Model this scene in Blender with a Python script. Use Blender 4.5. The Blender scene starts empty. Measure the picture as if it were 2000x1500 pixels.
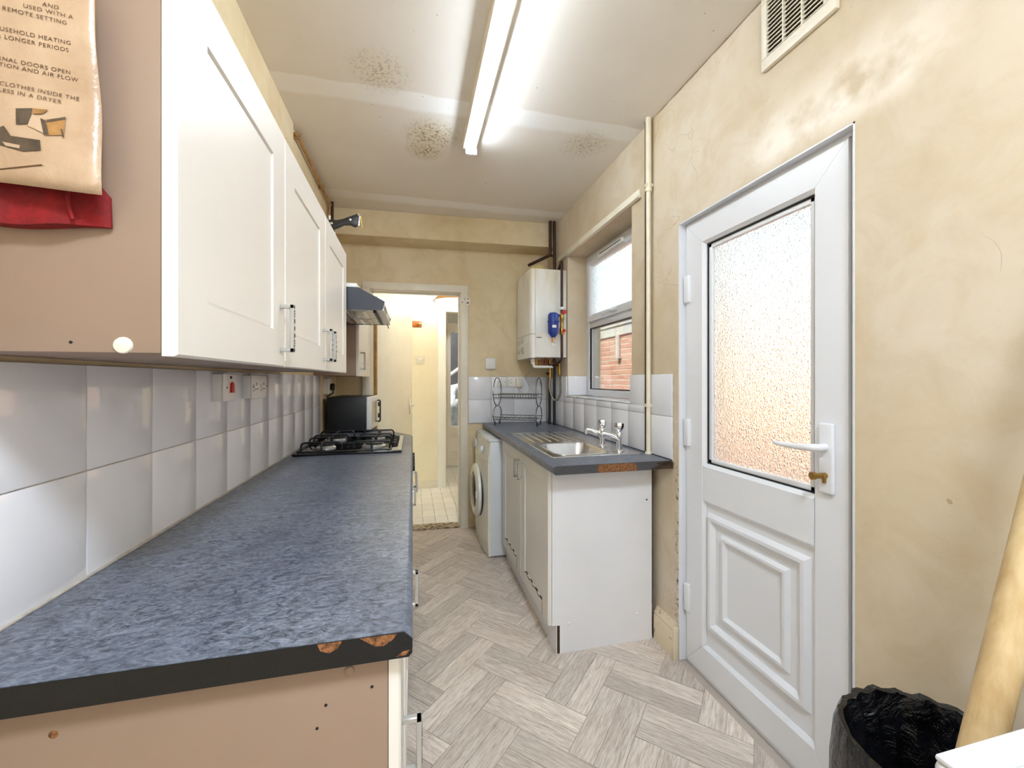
import bpy, bmesh, math, random
from mathutils import Vector, Matrix
random.seed(7)
R = math.radians
SC = bpy.context.scene
COL = SC.collection

# ------------------------------------------------------------------ camera, world, sun, exposure
cam_d = bpy.data.cameras.new('camera')
cam_d.sensor_width = 36.0
cam_d.lens = 14.4
cam_d.shift_y = -0.004
cam_d.clip_start = 0.02
cam = bpy.data.objects.new('camera', cam_d)
COL.objects.link(cam)
cam.location = (0, 0, 1.288)
cam.rotation_euler = (R(90), 0, -math.atan(194 / 800))
SC.camera = cam

world = bpy.data.worlds.new('sky')
SC.world = world
world.use_nodes = True
_bg = world.node_tree.nodes['Background']
_bg.inputs['Color'].default_value = (0.62, 0.91, 1.0, 1)
_bg.inputs['Strength'].default_value = 0.48

sun_d = bpy.data.lights.new('sun', 'SUN')
sun_d.energy = 2.1
sun_d.angle = R(1.0)
sun_d.color = (1.0, 0.94, 0.86)
sun = bpy.data.objects.new('sun', sun_d)
COL.objects.link(sun)
sun.rotation_euler = Vector((0.60, 0.18, -0.78)).to_track_quat('-Z', 'Y').to_euler()

SC.view_settings.view_transform = 'Standard'
SC.view_settings.look = 'None'
SC.view_settings.gamma = 1.0
SC.view_settings.use_curve_mapping = False
SC.view_settings.exposure = 2.6
SC.cycles.max_bounces = 12
SC.cycles.diffuse_bounces = 6

TUBE_POWER = 9.0
DOME_POWER = 16.5
BULB_POWER = 74.0


# ------------------------------------------------------------------ materials
def s2l(c):
    c /= 255.0
    return c / 12.92 if c <= 0.04045 else ((c + 0.055) / 1.055) ** 2.4


def S(r, g, b):
    return (s2l(r), s2l(g), s2l(b), 1.0)


class NT:
    def __init__(self, name):
        self.m = bpy.data.materials.new(name)
        self.m.use_nodes = True
        self.t = self.m.node_tree
        self.b = self.t.nodes['Principled BSDF']
        self.out = self.t.nodes['Material Output']
        self._c = None

    def n(self, typ, **kw):
        nd = self.t.nodes.new(typ)
        for k, v in kw.items():
            setattr(nd, k, v)
        return nd

    def l(self, a, b):
        self.t.links.new(a, b)

    def co(self):
        if self._c is None:
            self._c = self.n('ShaderNodeTexCoord').outputs['Object']
        return self._c

    def mapped(self, scale=(1, 1, 1), loc=(0, 0, 0), rot=(0, 0, 0), src=None):
        mp = self.n('ShaderNodeMapping')
        mp.inputs['Scale'].default_value = scale
        mp.inputs['Location'].default_value = loc
        mp.inputs['Rotation'].default_value = rot
        self.l(src or self.co(), mp.inputs['Vector'])
        return mp.outputs['Vector']

    def noise(self, scale, detail=4, rough=0.55, vec=None, dist=0.0):
        nz = self.n('ShaderNodeTexNoise')
        nz.inputs['Scale'].default_value = scale
        nz.inputs['Detail'].default_value = detail
        nz.inputs['Roughness'].default_value = rough
        nz.inputs['Distortion'].default_value = dist
        self.l(vec or self.co(), nz.inputs['Vector'])
        return nz.outputs['Fac']

    def rng(self, fac, lo, hi, a=0.0, b=1.0):
        mr = self.n('ShaderNodeMapRange')
        mr.inputs['From Min'].default_value = lo
        mr.inputs['From Max'].default_value = hi
        mr.inputs['To Min'].default_value = a
        mr.inputs['To Max'].default_value = b
        self.l(fac, mr.inputs['Value'])
        return mr.outputs['Result']

    def math(self, op, a, b=None):
        m = self.n('ShaderNodeMath', operation=op)
        for i, x in enumerate((a, b)):
            if x is None:
                continue
            if isinstance(x, (int, float)):
                m.inputs[i].default_value = x
            else:
                self.l(x, m.inputs[i])
        return m.outputs[0]

    def mix(self, fac, a, b):
        mx = self.n('ShaderNodeMix', data_type='RGBA')
        for sock, x in ((mx.inputs[0], fac), (mx.inputs[6], a), (mx.inputs[7], b)):
            if isinstance(x, (tuple, list, float, int)):
                sock.default_value = x
            else:
                self.l(x, sock)
        return mx.outputs[2]

    def bump(self, h, strength=0.1, dist=0.01):
        bp = self.n('ShaderNodeBump')
        bp.inputs['Strength'].default_value = strength
        bp.inputs['Distance'].default_value = dist
        self.l(h, bp.inputs['Height'])
        self.l(bp.outputs['Normal'], self.b.inputs['Normal'])

    def sphere_mask(self, c, r0, r1):
        """1 inside r0, 0 outside r1, about a world point (axis-scaled by r)."""
        v = self.n('ShaderNodeVectorMath', operation='DISTANCE')
        self.l(self.co(), v.inputs[0])
        v.inputs[1].default_value = c
        return self.rng(v.outputs['Value'], r0, r1, 1.0, 0.0)

    def sep(self):
        s = self.n('ShaderNodeSeparateXYZ')
        self.l(self.co(), s.inputs[0])
        return s.outputs

    def base(self, c, rough=0.5, metal=0.0, spec=0.5):
        if isinstance(c, (tuple, list)):
            self.b.inputs['Base Color'].default_value = c
        else:
            self.l(c, self.b.inputs['Base Color'])
        self.b.inputs['Roughness'].default_value = rough
        self.b.inputs['Metallic'].default_value = metal
        self.b.inputs['Specular IOR Level'].default_value = spec
        return self


def plain(name, c, rough=0.5, metal=0.0, var=0.06, scale=9.0, bump=0.0, bscale=60.0, spec=0.5):
    """painted / moulded surface with a faint procedural variation"""
    t = NT(name)
    d = tuple(max(0.0, x * (1 - var)) for x in c[:3]) + (1,)
    e = tuple(min(1.0, x * (1 + var * .6)) for x in c[:3]) + (1,)
    f = t.rng(t.noise(scale), 0.35, 0.65)
    t.base(t.mix(f, d, e), rough, metal, spec)
    if bump:
        t.bump(t.noise(bscale, 3), bump, 0.003)
    return t.m


def glow(name, c, k):
    t = NT(name)
    t.base((0.9, 0.9, 0.9, 1), 0.4)
    t.b.inputs['Emission Color'].default_value = c
    t.b.inputs['Emission Strength'].default_value = k
    return t.m


M = {}


def make_materials():
    # cream wall emulsion, worn
    for key, c1, c2, c3 in (('wall', S(208, 191, 163), S(215, 202, 183), S(196, 174, 140)),
                            ('wall_back', S(224, 206, 168), S(232, 216, 184), S(210, 186, 142)),
                            ('wall_hall', S(240, 229, 202), S(243, 234, 212), S(236, 222, 190))):
        t = NT(key + '_paint')
        big = t.rng(t.noise(1.7, 5, .6), .38, .62)
        mid = t.rng(t.noise(5.5, 6, .65, dist=.6), .45, .75)
        c = t.mix(big, c1, c2)
        c = t.mix(t.math('MULTIPLY', mid, .7), c, c3)
        # scuffs
        sc = t.rng(t.noise(38, 2, .5), .74, .78)
        msk = t.rng(t.noise(3.1, 2), .52, .62)
        c = t.mix(t.math('MULTIPLY', t.math('MULTIPLY', sc, msk), .55), c, S(150, 122, 88))
        if key == 'wall':
            o = t.sep()
            # hairline cracks in the plaster by the back door
            vo = t.n('ShaderNodeTexVoronoi', feature='DISTANCE_TO_EDGE')
            vo.inputs['Scale'].default_value = 2.6
            wob = t.n('ShaderNodeTexNoise'); wob.inputs['Scale'].default_value = 7.0
            t.l(t.co(), wob.inputs['Vector'])
            ad = t.n('ShaderNodeVectorMath', operation='MULTIPLY_ADD')
            t.l(wob.outputs['Color'], ad.inputs[0]); ad.inputs[1].default_value = (.16, .16, .16)
            t.l(t.co(), ad.inputs[2])
            t.l(ad.outputs[0], vo.inputs['Vector'])
            crack = t.rng(vo.outputs['Distance'], 0.0016, 0.004, 1, 0)
            cm = t.rng(t.noise(2.2, 2), .54, .6)
            c = t.mix(t.math('MULTIPLY', t.math('MULTIPLY', crack, cm), .35), c, S(140, 112, 80))
            # filler patch, paler, over the door head
            pz = t.math('MULTIPLY', t.rng(o[2], 1.98, 2.06), t.rng(o[2], 2.10, 2.26, 1, 0))
            py = t.math('MULTIPLY', t.rng(o[1], .62, .78), t.rng(o[1], 1.15, 1.35, 1, 0))
            pn = t.rng(t.noise(7, 4), .36, .56)
            c = t.mix(t.math('MULTIPLY', t.math('MULTIPLY', pz, py), pn), c, S(243, 234, 222))
            # damp-stained strip beside the door
            dy = t.math('MULTIPLY', t.rng(o[1], 1.640, 1.656), t.rng(o[1], 1.660, 1.682, 1, 0))
            dz = t.rng(o[2], .93, .86)
            dn = t.rng(t.noise(26, 5, .7), .50, .60)
            c = t.mix(t.math('MULTIPLY', t.math('MULTIPLY', dy, dz), dn), c, S(58, 36, 18))
            dy2 = t.math('MULTIPLY', t.rng(o[1], 1.640, 1.656), t.rng(o[1], 1.70, 1.80, 1, 0))
            dn2 = t.rng(t.noise(48, 5, .7), .58, .66, 0, .7)
            dz2 = t.rng(o[2], .36, .2)
            c = t.mix(t.math('MULTIPLY', t.math('MULTIPLY', dy2, dz2), dn2), c, S(96, 66, 36))
        if key == 'wall':
            # ragged crack where wall meets ceiling
            jz = t.rng(t.math('ADD', o[2], t.math('MULTIPLY', t.noise(14, 3), .012)), 2.6195, 2.6215)
            jy = t.math('MULTIPLY', t.rng(o[1], .8, .9), t.rng(o[1], 1.8, 1.86, 1, 0))
            c = t.mix(t.math('MULTIPLY', jz, t.math('MULTIPLY', jy, .8)), c, S(104, 76, 44))
        t.base(c, .62, spec=.3)
        t.bump(t.math('ADD', t.noise(14, 5), t.math('MULTIPLY', t.noise(160, 2), .35)), .16, .004)
        M[key] = t.m
    # ceiling: off white, repainted bands, mould speckle
    t = NT('ceiling_paint')
    o = t.sep()
    c = t.mix(t.rng(t.noise(1.2, 4), .35, .65), S(233, 225, 215), S(239, 232, 224))
    edge = t.math('ADD', o[1], t.math('MULTIPLY', t.noise(6, 3), .05))
    b1 = t.math('MULTIPLY', t.rng(edge, 1.975, 1.985), t.rng(edge, 2.085, 2.115, 1, 0))
    b2 = t.math('MULTIPLY', t.rng(edge, 3.09, 3.11), t.rng(edge, 3.20, 3.24, 1, 0))
    c = t.mix(t.math('MULTIPLY', t.math('MAXIMUM', b1, b2), .8), c, S(250, 248, 246))
    yl = t.rng(t.noise(.9, 3), .40, .7)
    lf = t.rng(o[0], .35, -.5)
    c = t.mix(t.math('MULTIPLY', t.math('MULTIPLY', yl, lf), .55), c, S(218, 202, 174))
    sp = t.rng(t.noise(80, 3, .6), .52, .60)
    m1 = t.sphere_mask((.10, 2.27, 2.62), .05, .17)
    m1b = t.sphere_mask((.07, 2.42, 2.62), .02, .13)
    m2 = t.sphere_mask((.95, 2.16, 2.62), .01, .16)
    m3 = t.sphere_mask((-.14, 1.86, 2.62), .01, .16)
    mm = t.math('MAXIMUM', t.math('MAXIMUM', m1, m1b), t.math('MULTIPLY', t.math('MAXIMUM', m2, m3), .6))
    c = t.mix(t.math('MULTIPLY', mm, .5), c, S(206, 186, 138))
    c = t.mix(t.math('MULTIPLY', t.math('MULTIPLY', sp, mm), .85), c, S(122, 100, 62))
    fl = t.math('MULTIPLY', t.rng(t.noise(55, 1), .76, .78), t.rng(t.noise(2.4, 1), .5, .6))
    c = t.mix(t.math('MULTIPLY', fl, .7), c, S(120, 108, 90))
    t.base(c, .6, spec=.3)
    t.bump(t.noise(9, 4), .12, .004)
    M['ceiling'] = t.m
    # floor planks
    t = NT('vinyl_plank')
    oi = t.n('ShaderNodeObjectInfo')
    off = t.n('ShaderNodeVectorMath', operation='MULTIPLY_ADD')
    cmb = t.n('ShaderNodeCombineXYZ')
    t.l(oi.outputs['Random'], cmb.inputs[0]); t.l(oi.outputs['Random'], cmb.inputs[1]); t.l(oi.outputs['Random'], cmb.inputs[2])
    t.l(cmb.outputs[0], off.inputs[0]); off.inputs[1].default_value = (37, 53, 11); t.l(t.co(), off.inputs[2])
    v = t.mapped((3.0, 34, 3.0), src=off.outputs[0])
    g = t.noise(1.6, 7, .62, v, 1.1)
    g2 = t.noise(3.4, 9, .72, t.mapped((5, 60, 5), src=off.outputs[0]), .4)
    c = t.mix(t.rng(g, .3, .7), S(202, 187, 175), S(236, 226, 216))
    c = t.mix(t.rng(g2, .46, .70, 0, .85), c, S(148, 129, 114))
    tone = t.rng(oi.outputs['Random'], 0, 1, -.19, .15)
    hs = t.n('ShaderNodeHueSaturation')
    t.l(c, hs.inputs['Color']); t.l(t.math('ADD', tone, 1.0), hs.inputs['Value'])
    t.base(hs.outputs[0], .42, spec=.4)
    t.bump(g2, .08, .002)
    M['plank'] = t.m
    M['plank_joint'] = plain('plank_joint', S(196, 184, 172), .6)
    M['floor_base'] = plain('floor_base', S(186, 174, 164), .6)
    # ceramic tiles
    for key, c in (('tile', S(236, 237, 244)), ('tile_floor', S(246, 246, 244))):
        t = NT(key + '_ceramic')
        oi = t.n('ShaderNodeObjectInfo')
        c2 = tuple(x * .93 for x in c[:3]) + (1,)
        t.base(t.mix(oi.outputs['Random'], c2, c), .07 if key == 'tile' else .16, spec=.55)
        off = t.n('ShaderNodeVectorMath', operation='ADD')
        cmb = t.n('ShaderNodeCombineXYZ')
        for k in range(3):
            t.l(t.math('MULTIPLY', oi.outputs['Random'], 40 + 13 * k), cmb.inputs[k])
        t.l(cmb.outputs[0], off.inputs[0]); t.l(t.co(), off.inputs[1])
        t.bump(t.noise(11, 1.5, .4, off.outputs[0]), .13, .006)
        M[key] = t.m
    M['grout'] = plain('grout', S(184, 176, 166), .9, var=.15, scale=40)
    M['grout_white'] = plain('grout_hall', S(196, 190, 176), .9, var=.12, scale=40)
    # laminate worktop
    t = NT('worktop_laminate')
    v = t.mapped((1.0, 1.9, 1.0), rot=(0, 0, .5))
    a = t.noise(30, 9, .70, v, 1.9)
    b = t.noise(120, 4, .6, v)
    b0 = t.noise(4.0, 4, .6)
    c = t.mix(t.rng(a, .36, .66), S(54, 58, 68), S(130, 137, 153))
    c = t.mix(t.rng(b, .52, .72, 0, .5), c, S(158, 166, 182))
    c = t.mix(t.rng(b0, .42, .68, 0, .38), c, S(66, 74, 94))
    t.base(c, .34, spec=.5)
    t.bump(b, .05, .001)
    M['worktop'] = t.m
    M['edge_black'] = plain('edge_strip_black', S(13, 13, 15), .55, var=.5, scale=220)
    M['edge_grey'] = plain('edge_strip_grey', S(66, 66, 70), .55, var=.25, scale=120)
    t = NT('bare_chipboard')
    c = t.mix(t.rng(t.noise(120, 5, .8), .4, .6), S(80, 50, 28), S(158, 106, 64))
    t.base(c, .9); t.bump(t.noise(150, 4), .5, .003)
    M['chipboard'] = t.m
    M['brown_stain'] = plain('dirty_brown', S(66, 46, 28), .9, var=.6, scale=30)
    # kitchen units
    M['door_white'] = plain('door_foil', S(236, 231, 224), .32, var=.02, scale=3, bump=.02, bscale=25)
    M['door_sink'] = plain('door_foil_sink', S(230, 226, 220), .34, var=.03, scale=3, bump=.02, bscale=25)
    M['carcass'] = plain('carcass_melamine', S(152, 127, 109), .45, var=.03, scale=3)
    M['carcass_white'] = plain('carcass_melamine_white', S(234, 233, 236), .42, var=.03, scale=2.5)
    M['handle_grey'] = plain('handle_satin', S(196, 194, 190), .35, .55)
    M['slot_black'] = plain('slot_black', S(18, 18, 18), .6)
    M['plastic_white'] = plain('plastic_white', S(238, 236, 232), .35, var=.02)
    M['plastic_cream'] = plain('plastic_cream', S(232, 224, 208), .4, var=.03)
    M['upvc'] = plain('upvc_white', S(226, 227, 232), .28, var=.012, scale=2)
    M['upvc_hall'] = plain('upvc_hall', S(244, 243, 236), .3, var=.01)
    M['gasket'] = plain('gasket_black', S(22, 22, 24), .6)
    M['gloss_trim'] = plain('gloss_trim_paint', S(236, 228, 210), .35, var=.06, scale=6, bump=.06, bscale=20)
    t = NT('chipped_trim_paint')
    c = t.mix(t.rng(t.noise(22, 6, .75), .60, .66), S(222, 206, 178), S(104, 72, 40))
    c = t.mix(t.rng(t.noise(16, 4, .7), .70, .74), c, S(44, 28, 16))
    t.base(c, .5); t.bump(t.noise(30, 6), .3, .004)
    M['chipped'] = t.m
    t = NT('threshold_dirt')
    c = t.mix(t.rng(t.noise(24, 6, .75), .46, .60), S(196, 180, 152), S(86, 64, 40))
    t.base(c, .7)
    M['threshold'] = t.m
    M['hall_door'] = plain('hall_door_gloss', S(244, 240, 226), .35, var=.02)
    # appliances and metal
    M['black_gloss'] = plain('black_enamel', S(14, 14, 16), .12, var=.2)
    M['black_iron'] = plain('black_iron', S(20, 20, 21), .38, var=.2)
    M['black_plastic'] = plain('black_plastic', S(22, 22, 24), .4, var=.2)
    M['black_soot'] = plain('black_satin', S(30, 30, 34), .45, var=.3, scale=60)
    M['navy'] = plain('hood_dark_enamel', S(54, 58, 70), .3, var=.06)
    M['chrome'] = plain('chrome', (.82, .82, .84, 1), .08, 1.0, var=.02)
    M['wire'] = plain('rack_wire', (.34, .34, .35, 1), .22, 1.0, var=.05)
    M['steel'] = plain('brushed_steel', (.62, .61, .60, 1), .24, 1.0, var=.08, scale=5, bump=.03, bscale=80)
    M['alu'] = plain('aluminium', (.66, .66, .66, 1), .38, .9, var=.1, scale=30)
    M['white_enamel'] = plain('white_enamel', S(206, 206, 211), .22, var=.015)
    M['wm_grey'] = plain('machine_side', S(222, 226, 230), .3, var=.015)
    M['wm_cream'] = plain('machine_front', S(236, 234, 222), .25, var=.02)
    t = NT('boiler_enamel')
    o = t.sep()
    drip = t.math('MULTIPLY', t.rng(t.noise(7, 4, .6, t.mapped((1, 1, .22))), .46, .66), t.rng(o[2], .25, .72))
    c = t.mix(t.math('MULTIPLY', drip, .7), S(237, 236, 232), S(206, 186, 116))
    t.base(c, .28)
    M['boiler'] = t.m
    M['flue'] = plain('flue_yellowed', S(224, 206, 150), .4, var=.15, scale=12)
    M['copper_dark'] = plain('pipe_dark', S(62, 36, 28), .42, .2, var=.4, scale=20)
    M['copper'] = plain('pipe_copper', S(150, 92, 62), .32, .8, var=.2, scale=16)
    M['brass'] = plain('brass', S(176, 136, 70), .3, .9, var=.15)
    M['pipe_paint'] = plain('pipe_painted', S(230, 220, 196), .35, var=.08, scale=12)
    M['pipe_tan'] = plain('pipe_painted_tan', S(176, 138, 84), .45, var=.25, scale=14)
    M['blue'] = plain('filter_blue', S(34, 62, 150), .35, var=.1)
    M['red'] = plain('red_plastic', S(196, 28, 26), .35, var=.1)
    M['red_cloth'] = plain('red_fabric', S(126, 3, 9), .8, var=.3, scale=40, bump=.3, bscale=300)
    t = NT('sleeved_paper')
    c = t.mix(t.rng(t.noise(14, 4), .4, .7), S(178, 148, 120), S(194, 166, 138))
    t.base(c, .3); t.bump(t.noise(18, 4, .6, dist=1.0), .35, .006)
    M['paper'] = t.m
    M['ink'] = plain('print_brown', S(92, 62, 34), .7)
    M['ink_dark'] = plain('print_dark', S(84, 68, 52), .7, var=.4, scale=60)
    M['ink_tan'] = plain('print_tan', S(160, 116, 62), .7, var=.3, scale=60)
    M['ink_pale'] = plain('print_pale', S(190, 162, 134), .6)
    M['tape'] = plain('printed_gold', S(196, 150, 60), .4)
    M['wood_orange'] = plain('varnished_wood', S(176, 98, 24), .4, var=.25, scale=24)
    t = NT('bare_pine')
    c = t.mix(t.rng(t.noise(5, 5, .6, t.mapped((9, 9, 1.0))), .35, .65), S(184, 152, 104), S(208, 182, 138))
    t.base(c, .5); t.bump(t.noise(9, 4, .6, t.mapped((12, 12, 1.0))), .1, .003)
    M['pine'] = t.m
    t = NT('bin_bag')
    t.base(t.mix(t.rng(t.noise(20), .4, .6), S(9, 9, 11), S(22, 22, 26)), .22, spec=.6)
    t.bump(t.noise(16, 5, .6, dist=1.4), .7, .02)
    M['bag'] = t.m
    M['cable_white'] = plain('cable_white', S(226, 220, 206), .45)
    M['cord_black'] = plain('cord_black', S(16, 16, 16), .5)
    M['braid'] = plain('braided_hose', S(150, 140, 126), .35, .6, var=.3, scale=90)
    M['shade'] = plain('lamp_shade_card', S(150, 108, 40), .6, var=.1)
    M['concrete'] = plain('concrete', S(176, 172, 166), .9, var=.15, scale=6)
    # bricks
    t = NT('red_brick')
    oi = t.n('ShaderNodeObjectInfo')
    c = t.mix(oi.outputs['Random'], S(218, 156, 136), S(235, 188, 168))
    c = t.mix(t.rng(t.noise(24, 4), .45, .75, 0, .4), c, S(236, 168, 130))
    t.base(c, .9); t.bump(t.noise(60, 4), .4, .004)
    M['brick'] = t.m
    M['mortar'] = plain('mortar', S(244, 230, 212), .95, var=.1, scale=40)
    M['fascia'] = plain('fascia_paint', S(236, 232, 224), .6, var=.06, scale=12)
    M['pane_grey'] = plain('frosted_grey_pane', S(218, 224, 222), .25, var=.1, scale=6)
    M['fence_dark'] = plain('dark_timber', S(70, 66, 76), .8, var=.3, scale=8)
    M['sheeting'] = plain('grey_sheeting', S(168, 168, 178), .3, var=.3, scale=14, bump=.6, bscale=14)
    # clear pane: see-through with a fresnel reflection
    t = NT('clear_glass')
    tr = t.n('ShaderNodeBsdfTransparent'); tr.inputs[0].default_value = (.97, .985, .98, 1)
    gl = t.n('ShaderNodeBsdfGlossy'); gl.inputs['Roughness'].default_value = .02
    fr = t.n('ShaderNodeFresnel'); fr.inputs[0].default_value = 1.45
    mx = t.n('ShaderNodeMixShader')
    t.l(t.math('MULTIPLY', fr.outputs[0], .8), mx.inputs[0]); t.l(tr.outputs[0], mx.inputs[1]); t.l(gl.outputs[0], mx.inputs[2])
    t.l(mx.outputs[0], t.out.inputs['Surface'])
    M['glass'] = t.m
    # obscure glass: rough refraction with a dimpled surface
    for key, rough, sc, st in (('obscure', .24, 170, 1.0), ('obscure_soft', .20, 90, .5)):
        t = NT(key + '_glass')
        t.base((.97, .99, .99, 1), rough)
        t.b.inputs['Transmission Weight'].default_value = 1.0
        t.b.inputs['IOR'].default_value = 1.38
        t.bump(t.noise(sc, 2, .5), st, .006)
        M[key] = t.m
    M['dome'] = glow('opal_dome', (.74, .868, 1.0, 1), DOME_POWER)
    M['diffuser'] = glow('lamp_diffuser', (1.0, .9, .72, 1), .28)
    M['tube'] = glow('tube_light', (.74, .868, 1.0, 1), TUBE_POWER)
    M['bulb'] = glow('bulb_light', (.86, .94, 1.0, 1), BULB_POWER)


make_materials()


# ------------------------------------------------------------------ mesh builder
class MB:
    def __init__(self):
        self.bm = bmesh.new()

    def _merge(self, tmp, mat=None):
        if mat is not None:
            bmesh.ops.transform(tmp, matrix=mat, verts=tmp.verts)
        me = bpy.data.meshes.new('tmp')
        tmp.to_mesh(me); tmp.free()
        self.bm.from_mesh(me)
        bpy.data.meshes.remove(me)
        return self

    def box(self, x0, x1, y0, y1, z0, z1, bev=0.0, seg=2, mat=None):
        t = bmesh.new()
        bmesh.ops.create_cube(t, size=1.0)
        for v in t.verts:
            v.co = Vector(((x0 + x1) / 2 + v.co.x * (x1 - x0), (y0 + y1) / 2 + v.co.y * (y1 - y0), (z0 + z1) / 2 + v.co.z * (z1 - z0)))
        if bev > 0:
            b = min(bev, abs(x1 - x0) * .49, abs(y1 - y0) * .49, abs(z1 - z0) * .49)
            bmesh.ops.bevel(t, geom=t.edges[:], offset=b, segments=seg, profile=.5, affect='EDGES')
        return self._merge(t, mat)

    def prism(self, pts, axis, a0, a1, bev=None, seg=3):
        """extrude a polygon along axis; pts are the other two coordinates in xyz order. bev=(offset, test(v0,v1))"""
        t = bmesh.new()

        def mk(p, a):
            return {'x': (a, p[0], p[1]), 'y': (p[0], a, p[1]), 'z': (p[0], p[1], a)}[axis]
        A = [t.verts.new(mk(p, a0)) for p in pts]
        B = [t.verts.new(mk(p, a1)) for p in pts]
        n = len(pts)
        t.faces.new(A); t.faces.new(list(reversed(B)))
        for i in range(n):
            t.faces.new((A[i], B[i], B[(i + 1) % n], A[(i + 1) % n]))
        bmesh.ops.recalc_face_normals(t, faces=t.faces)
        if bev:
            es = [e for e in t.edges if bev[1](e.verts[0].co, e.verts[1].co)]
            if es:
                bmesh.ops.bevel(t, geom=es, offset=bev[0], segments=seg, profile=.5, affect='EDGES')
        return self._merge(t)

    def tube(self, pts, r, n=8, closed=False, cap=True):
        P = [Vector(p) for p in pts]
        m = len(P)
        rad = r if isinstance(r, (list, tuple)) else [r] * m
        t = bmesh.new()
        rings = []
        prev = None
        for i in range(m):
            if closed:
                d = (P[(i + 1) % m] - P[i - 1])
            else:
                d = P[min(i + 1, m - 1)] - P[max(i - 1, 0)]
            if d.length < 1e-9:
                d = Vector((0, 0, 1))
            d.normalize()
            if prev is None:
                up = Vector((0, 0, 1)) if abs(d.z) < .9 else Vector((1, 0, 0))
                u = d.cross(up).normalized()
            else:
                u = prev - d * prev.dot(d)
                if u.length < 1e-6:
                    u = d.orthogonal()
                u.normalize()
            prev = u
            w = d.cross(u)
            rings.append([t.verts.new(P[i] + (u * math.cos(2 * math.pi * k / n) + w * math.sin(2 * math.pi * k / n)) * rad[i]) for k in range(n)])
        for i in range(m if closed else m - 1):
            a, b = rings[i], rings[(i + 1) % m]
            for k in range(n):
                t.faces.new((a[k], a[(k + 1) % n], b[(k + 1) % n], b[k]))
        if cap and not closed:
            t.faces.new(list(reversed(rings[0]))); t.faces.new(rings[-1])
        bmesh.ops.recalc_face_normals(t, faces=t.faces)
        return self._merge(t)

    def lathe(self, prof, c=(0, 0, 0), axis=(0, 0, 1), n=24):
        """prof: list of (radius, height along axis)"""
        t = bmesh.new()
        q = Vector((0, 0, 1)).rotation_difference(Vector(axis).normalized()).to_matrix().to_4x4()
        rings = []
        for r, h in prof:
            if r < 1e-6:
                rings.append([t.verts.new((0, 0, h))])
            else:
                rings.append([t.verts.new((r * math.cos(2 * math.pi * k / n), r * math.sin(2 * math.pi * k / n), h)) for k in range(n)])
        for a, b in zip(rings, rings[1:]):
            if len(a) == 1 and len(b) == 1:
                continue
            for k in range(n):
                k2 = (k + 1) % n
                if len(a) == 1:
                    t.faces.new((a[0], b[k], b[k2]))
                elif len(b) == 1:
                    t.faces.new((a[k], b[0], a[k2]))
                else:
                    t.faces.new((a[k], b[k], b[k2], a[k2]))
        if len(rings[0]) > 1:
            t.faces.new(rings[0])
        if len(rings[-1]) > 1:
            t.faces.new(list(reversed(rings[-1])))
        bmesh.ops.recalc_face_normals(t, faces=t.faces)
        return self._merge(t, Matrix.Translation(c) @ q)

    def poly(self, verts, faces):
        t = bmesh.new()
        V = [t.verts.new(v) for v in verts]
        for f in faces:
            t.faces.new([V[i] for i in f])
        bmesh.ops.recalc_face_normals(t, faces=t.faces)
        return self._merge(t)

    def shear_back(self):
        for v in self.bm.verts:
            v.co.y += SH * (v.co.x - .4)
        return self

    def build(self, name, mat, parent=None, local=False, smooth=True):
        if parent is not None and not local:
            off = parent.matrix_world_loc if hasattr(parent, 'matrix_world_loc') else wloc(parent)
            for v in self.bm.verts:
                v.co -= off
        me = bpy.data.meshes.new(name)
        self.bm.to_mesh(me); self.bm.free()
        return link(name, me, mat, parent, smooth)


SH = -0.0448      # the far wall is not quite square to the side walls


def yb(x, base=3.57):
    return base + SH * (x - .4)


def wloc(o):
    v = Vector((0, 0, 0))
    while o is not None:
        v = v + o.location
        o = o.parent
    return v


def link(name, me, mat, parent=None, smooth=True):
    if mat is not None and len(me.materials) == 0:
        me.materials.append(M[mat] if isinstance(mat, str) else mat)
    if smooth and len(me.polygons):
        me.polygons.foreach_set('use_smooth', [True] * len(me.polygons))
        me.set_sharp_from_angle(angle=R(38))
    o = bpy.data.objects.new(name, me)
    COL.objects.link(o)
    o.parent = parent
    return o


def tag(o, label, cat, group=None, kind=None):
    o['label'] = label
    o['category'] = cat
    if group:
        o['group'] = group
    if kind:
        o['kind'] = kind
    return o


def thing(name, label, cat, loc=(0, 0, 0), rz=0.0, group=None, kind=None):
    o = bpy.data.objects.new(name, None)
    o.empty_display_size = .05
    COL.objects.link(o)
    o.location = loc
    o.rotation_euler = (0, 0, rz)
    return tag(o, label, cat, group, kind)


def struct(name, mb, mat, label, cat):
    o = mb.build(name, mat)
    return tag(o, label, cat, kind='structure')


_BOX = {}


def piece(name, mat, parent, c, size, bev=.0015, rot=None, seg=1):
    """one tile / brick / slat: shares its mesh with all pieces of that size"""
    key = (name, mat, tuple(round(s, 4) for s in size), bev, seg)
    me = _BOX.get(key)
    if me is None:
        mb = MB().box(-size[0] / 2, size[0] / 2, -size[1] / 2, size[1] / 2, -size[2] / 2, size[2] / 2, bev, seg)
        me = bpy.data.meshes.new(name)
        mb.bm.to_mesh(me); mb.bm.free()
        me.materials.append(M[mat])
        me.polygons.foreach_set('use_smooth', [True] * len(me.polygons))
        me.set_sharp_from_angle(angle=R(38))
        _BOX[key] = me
    o = bpy.data.objects.new(name, me)
    COL.objects.link(o)
    o.parent = parent
    o.location = Vector(c) - (wloc(parent) if parent else Vector((0, 0, 0)))
    if rot:
        o.rotation_euler = rot
    return o


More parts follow.
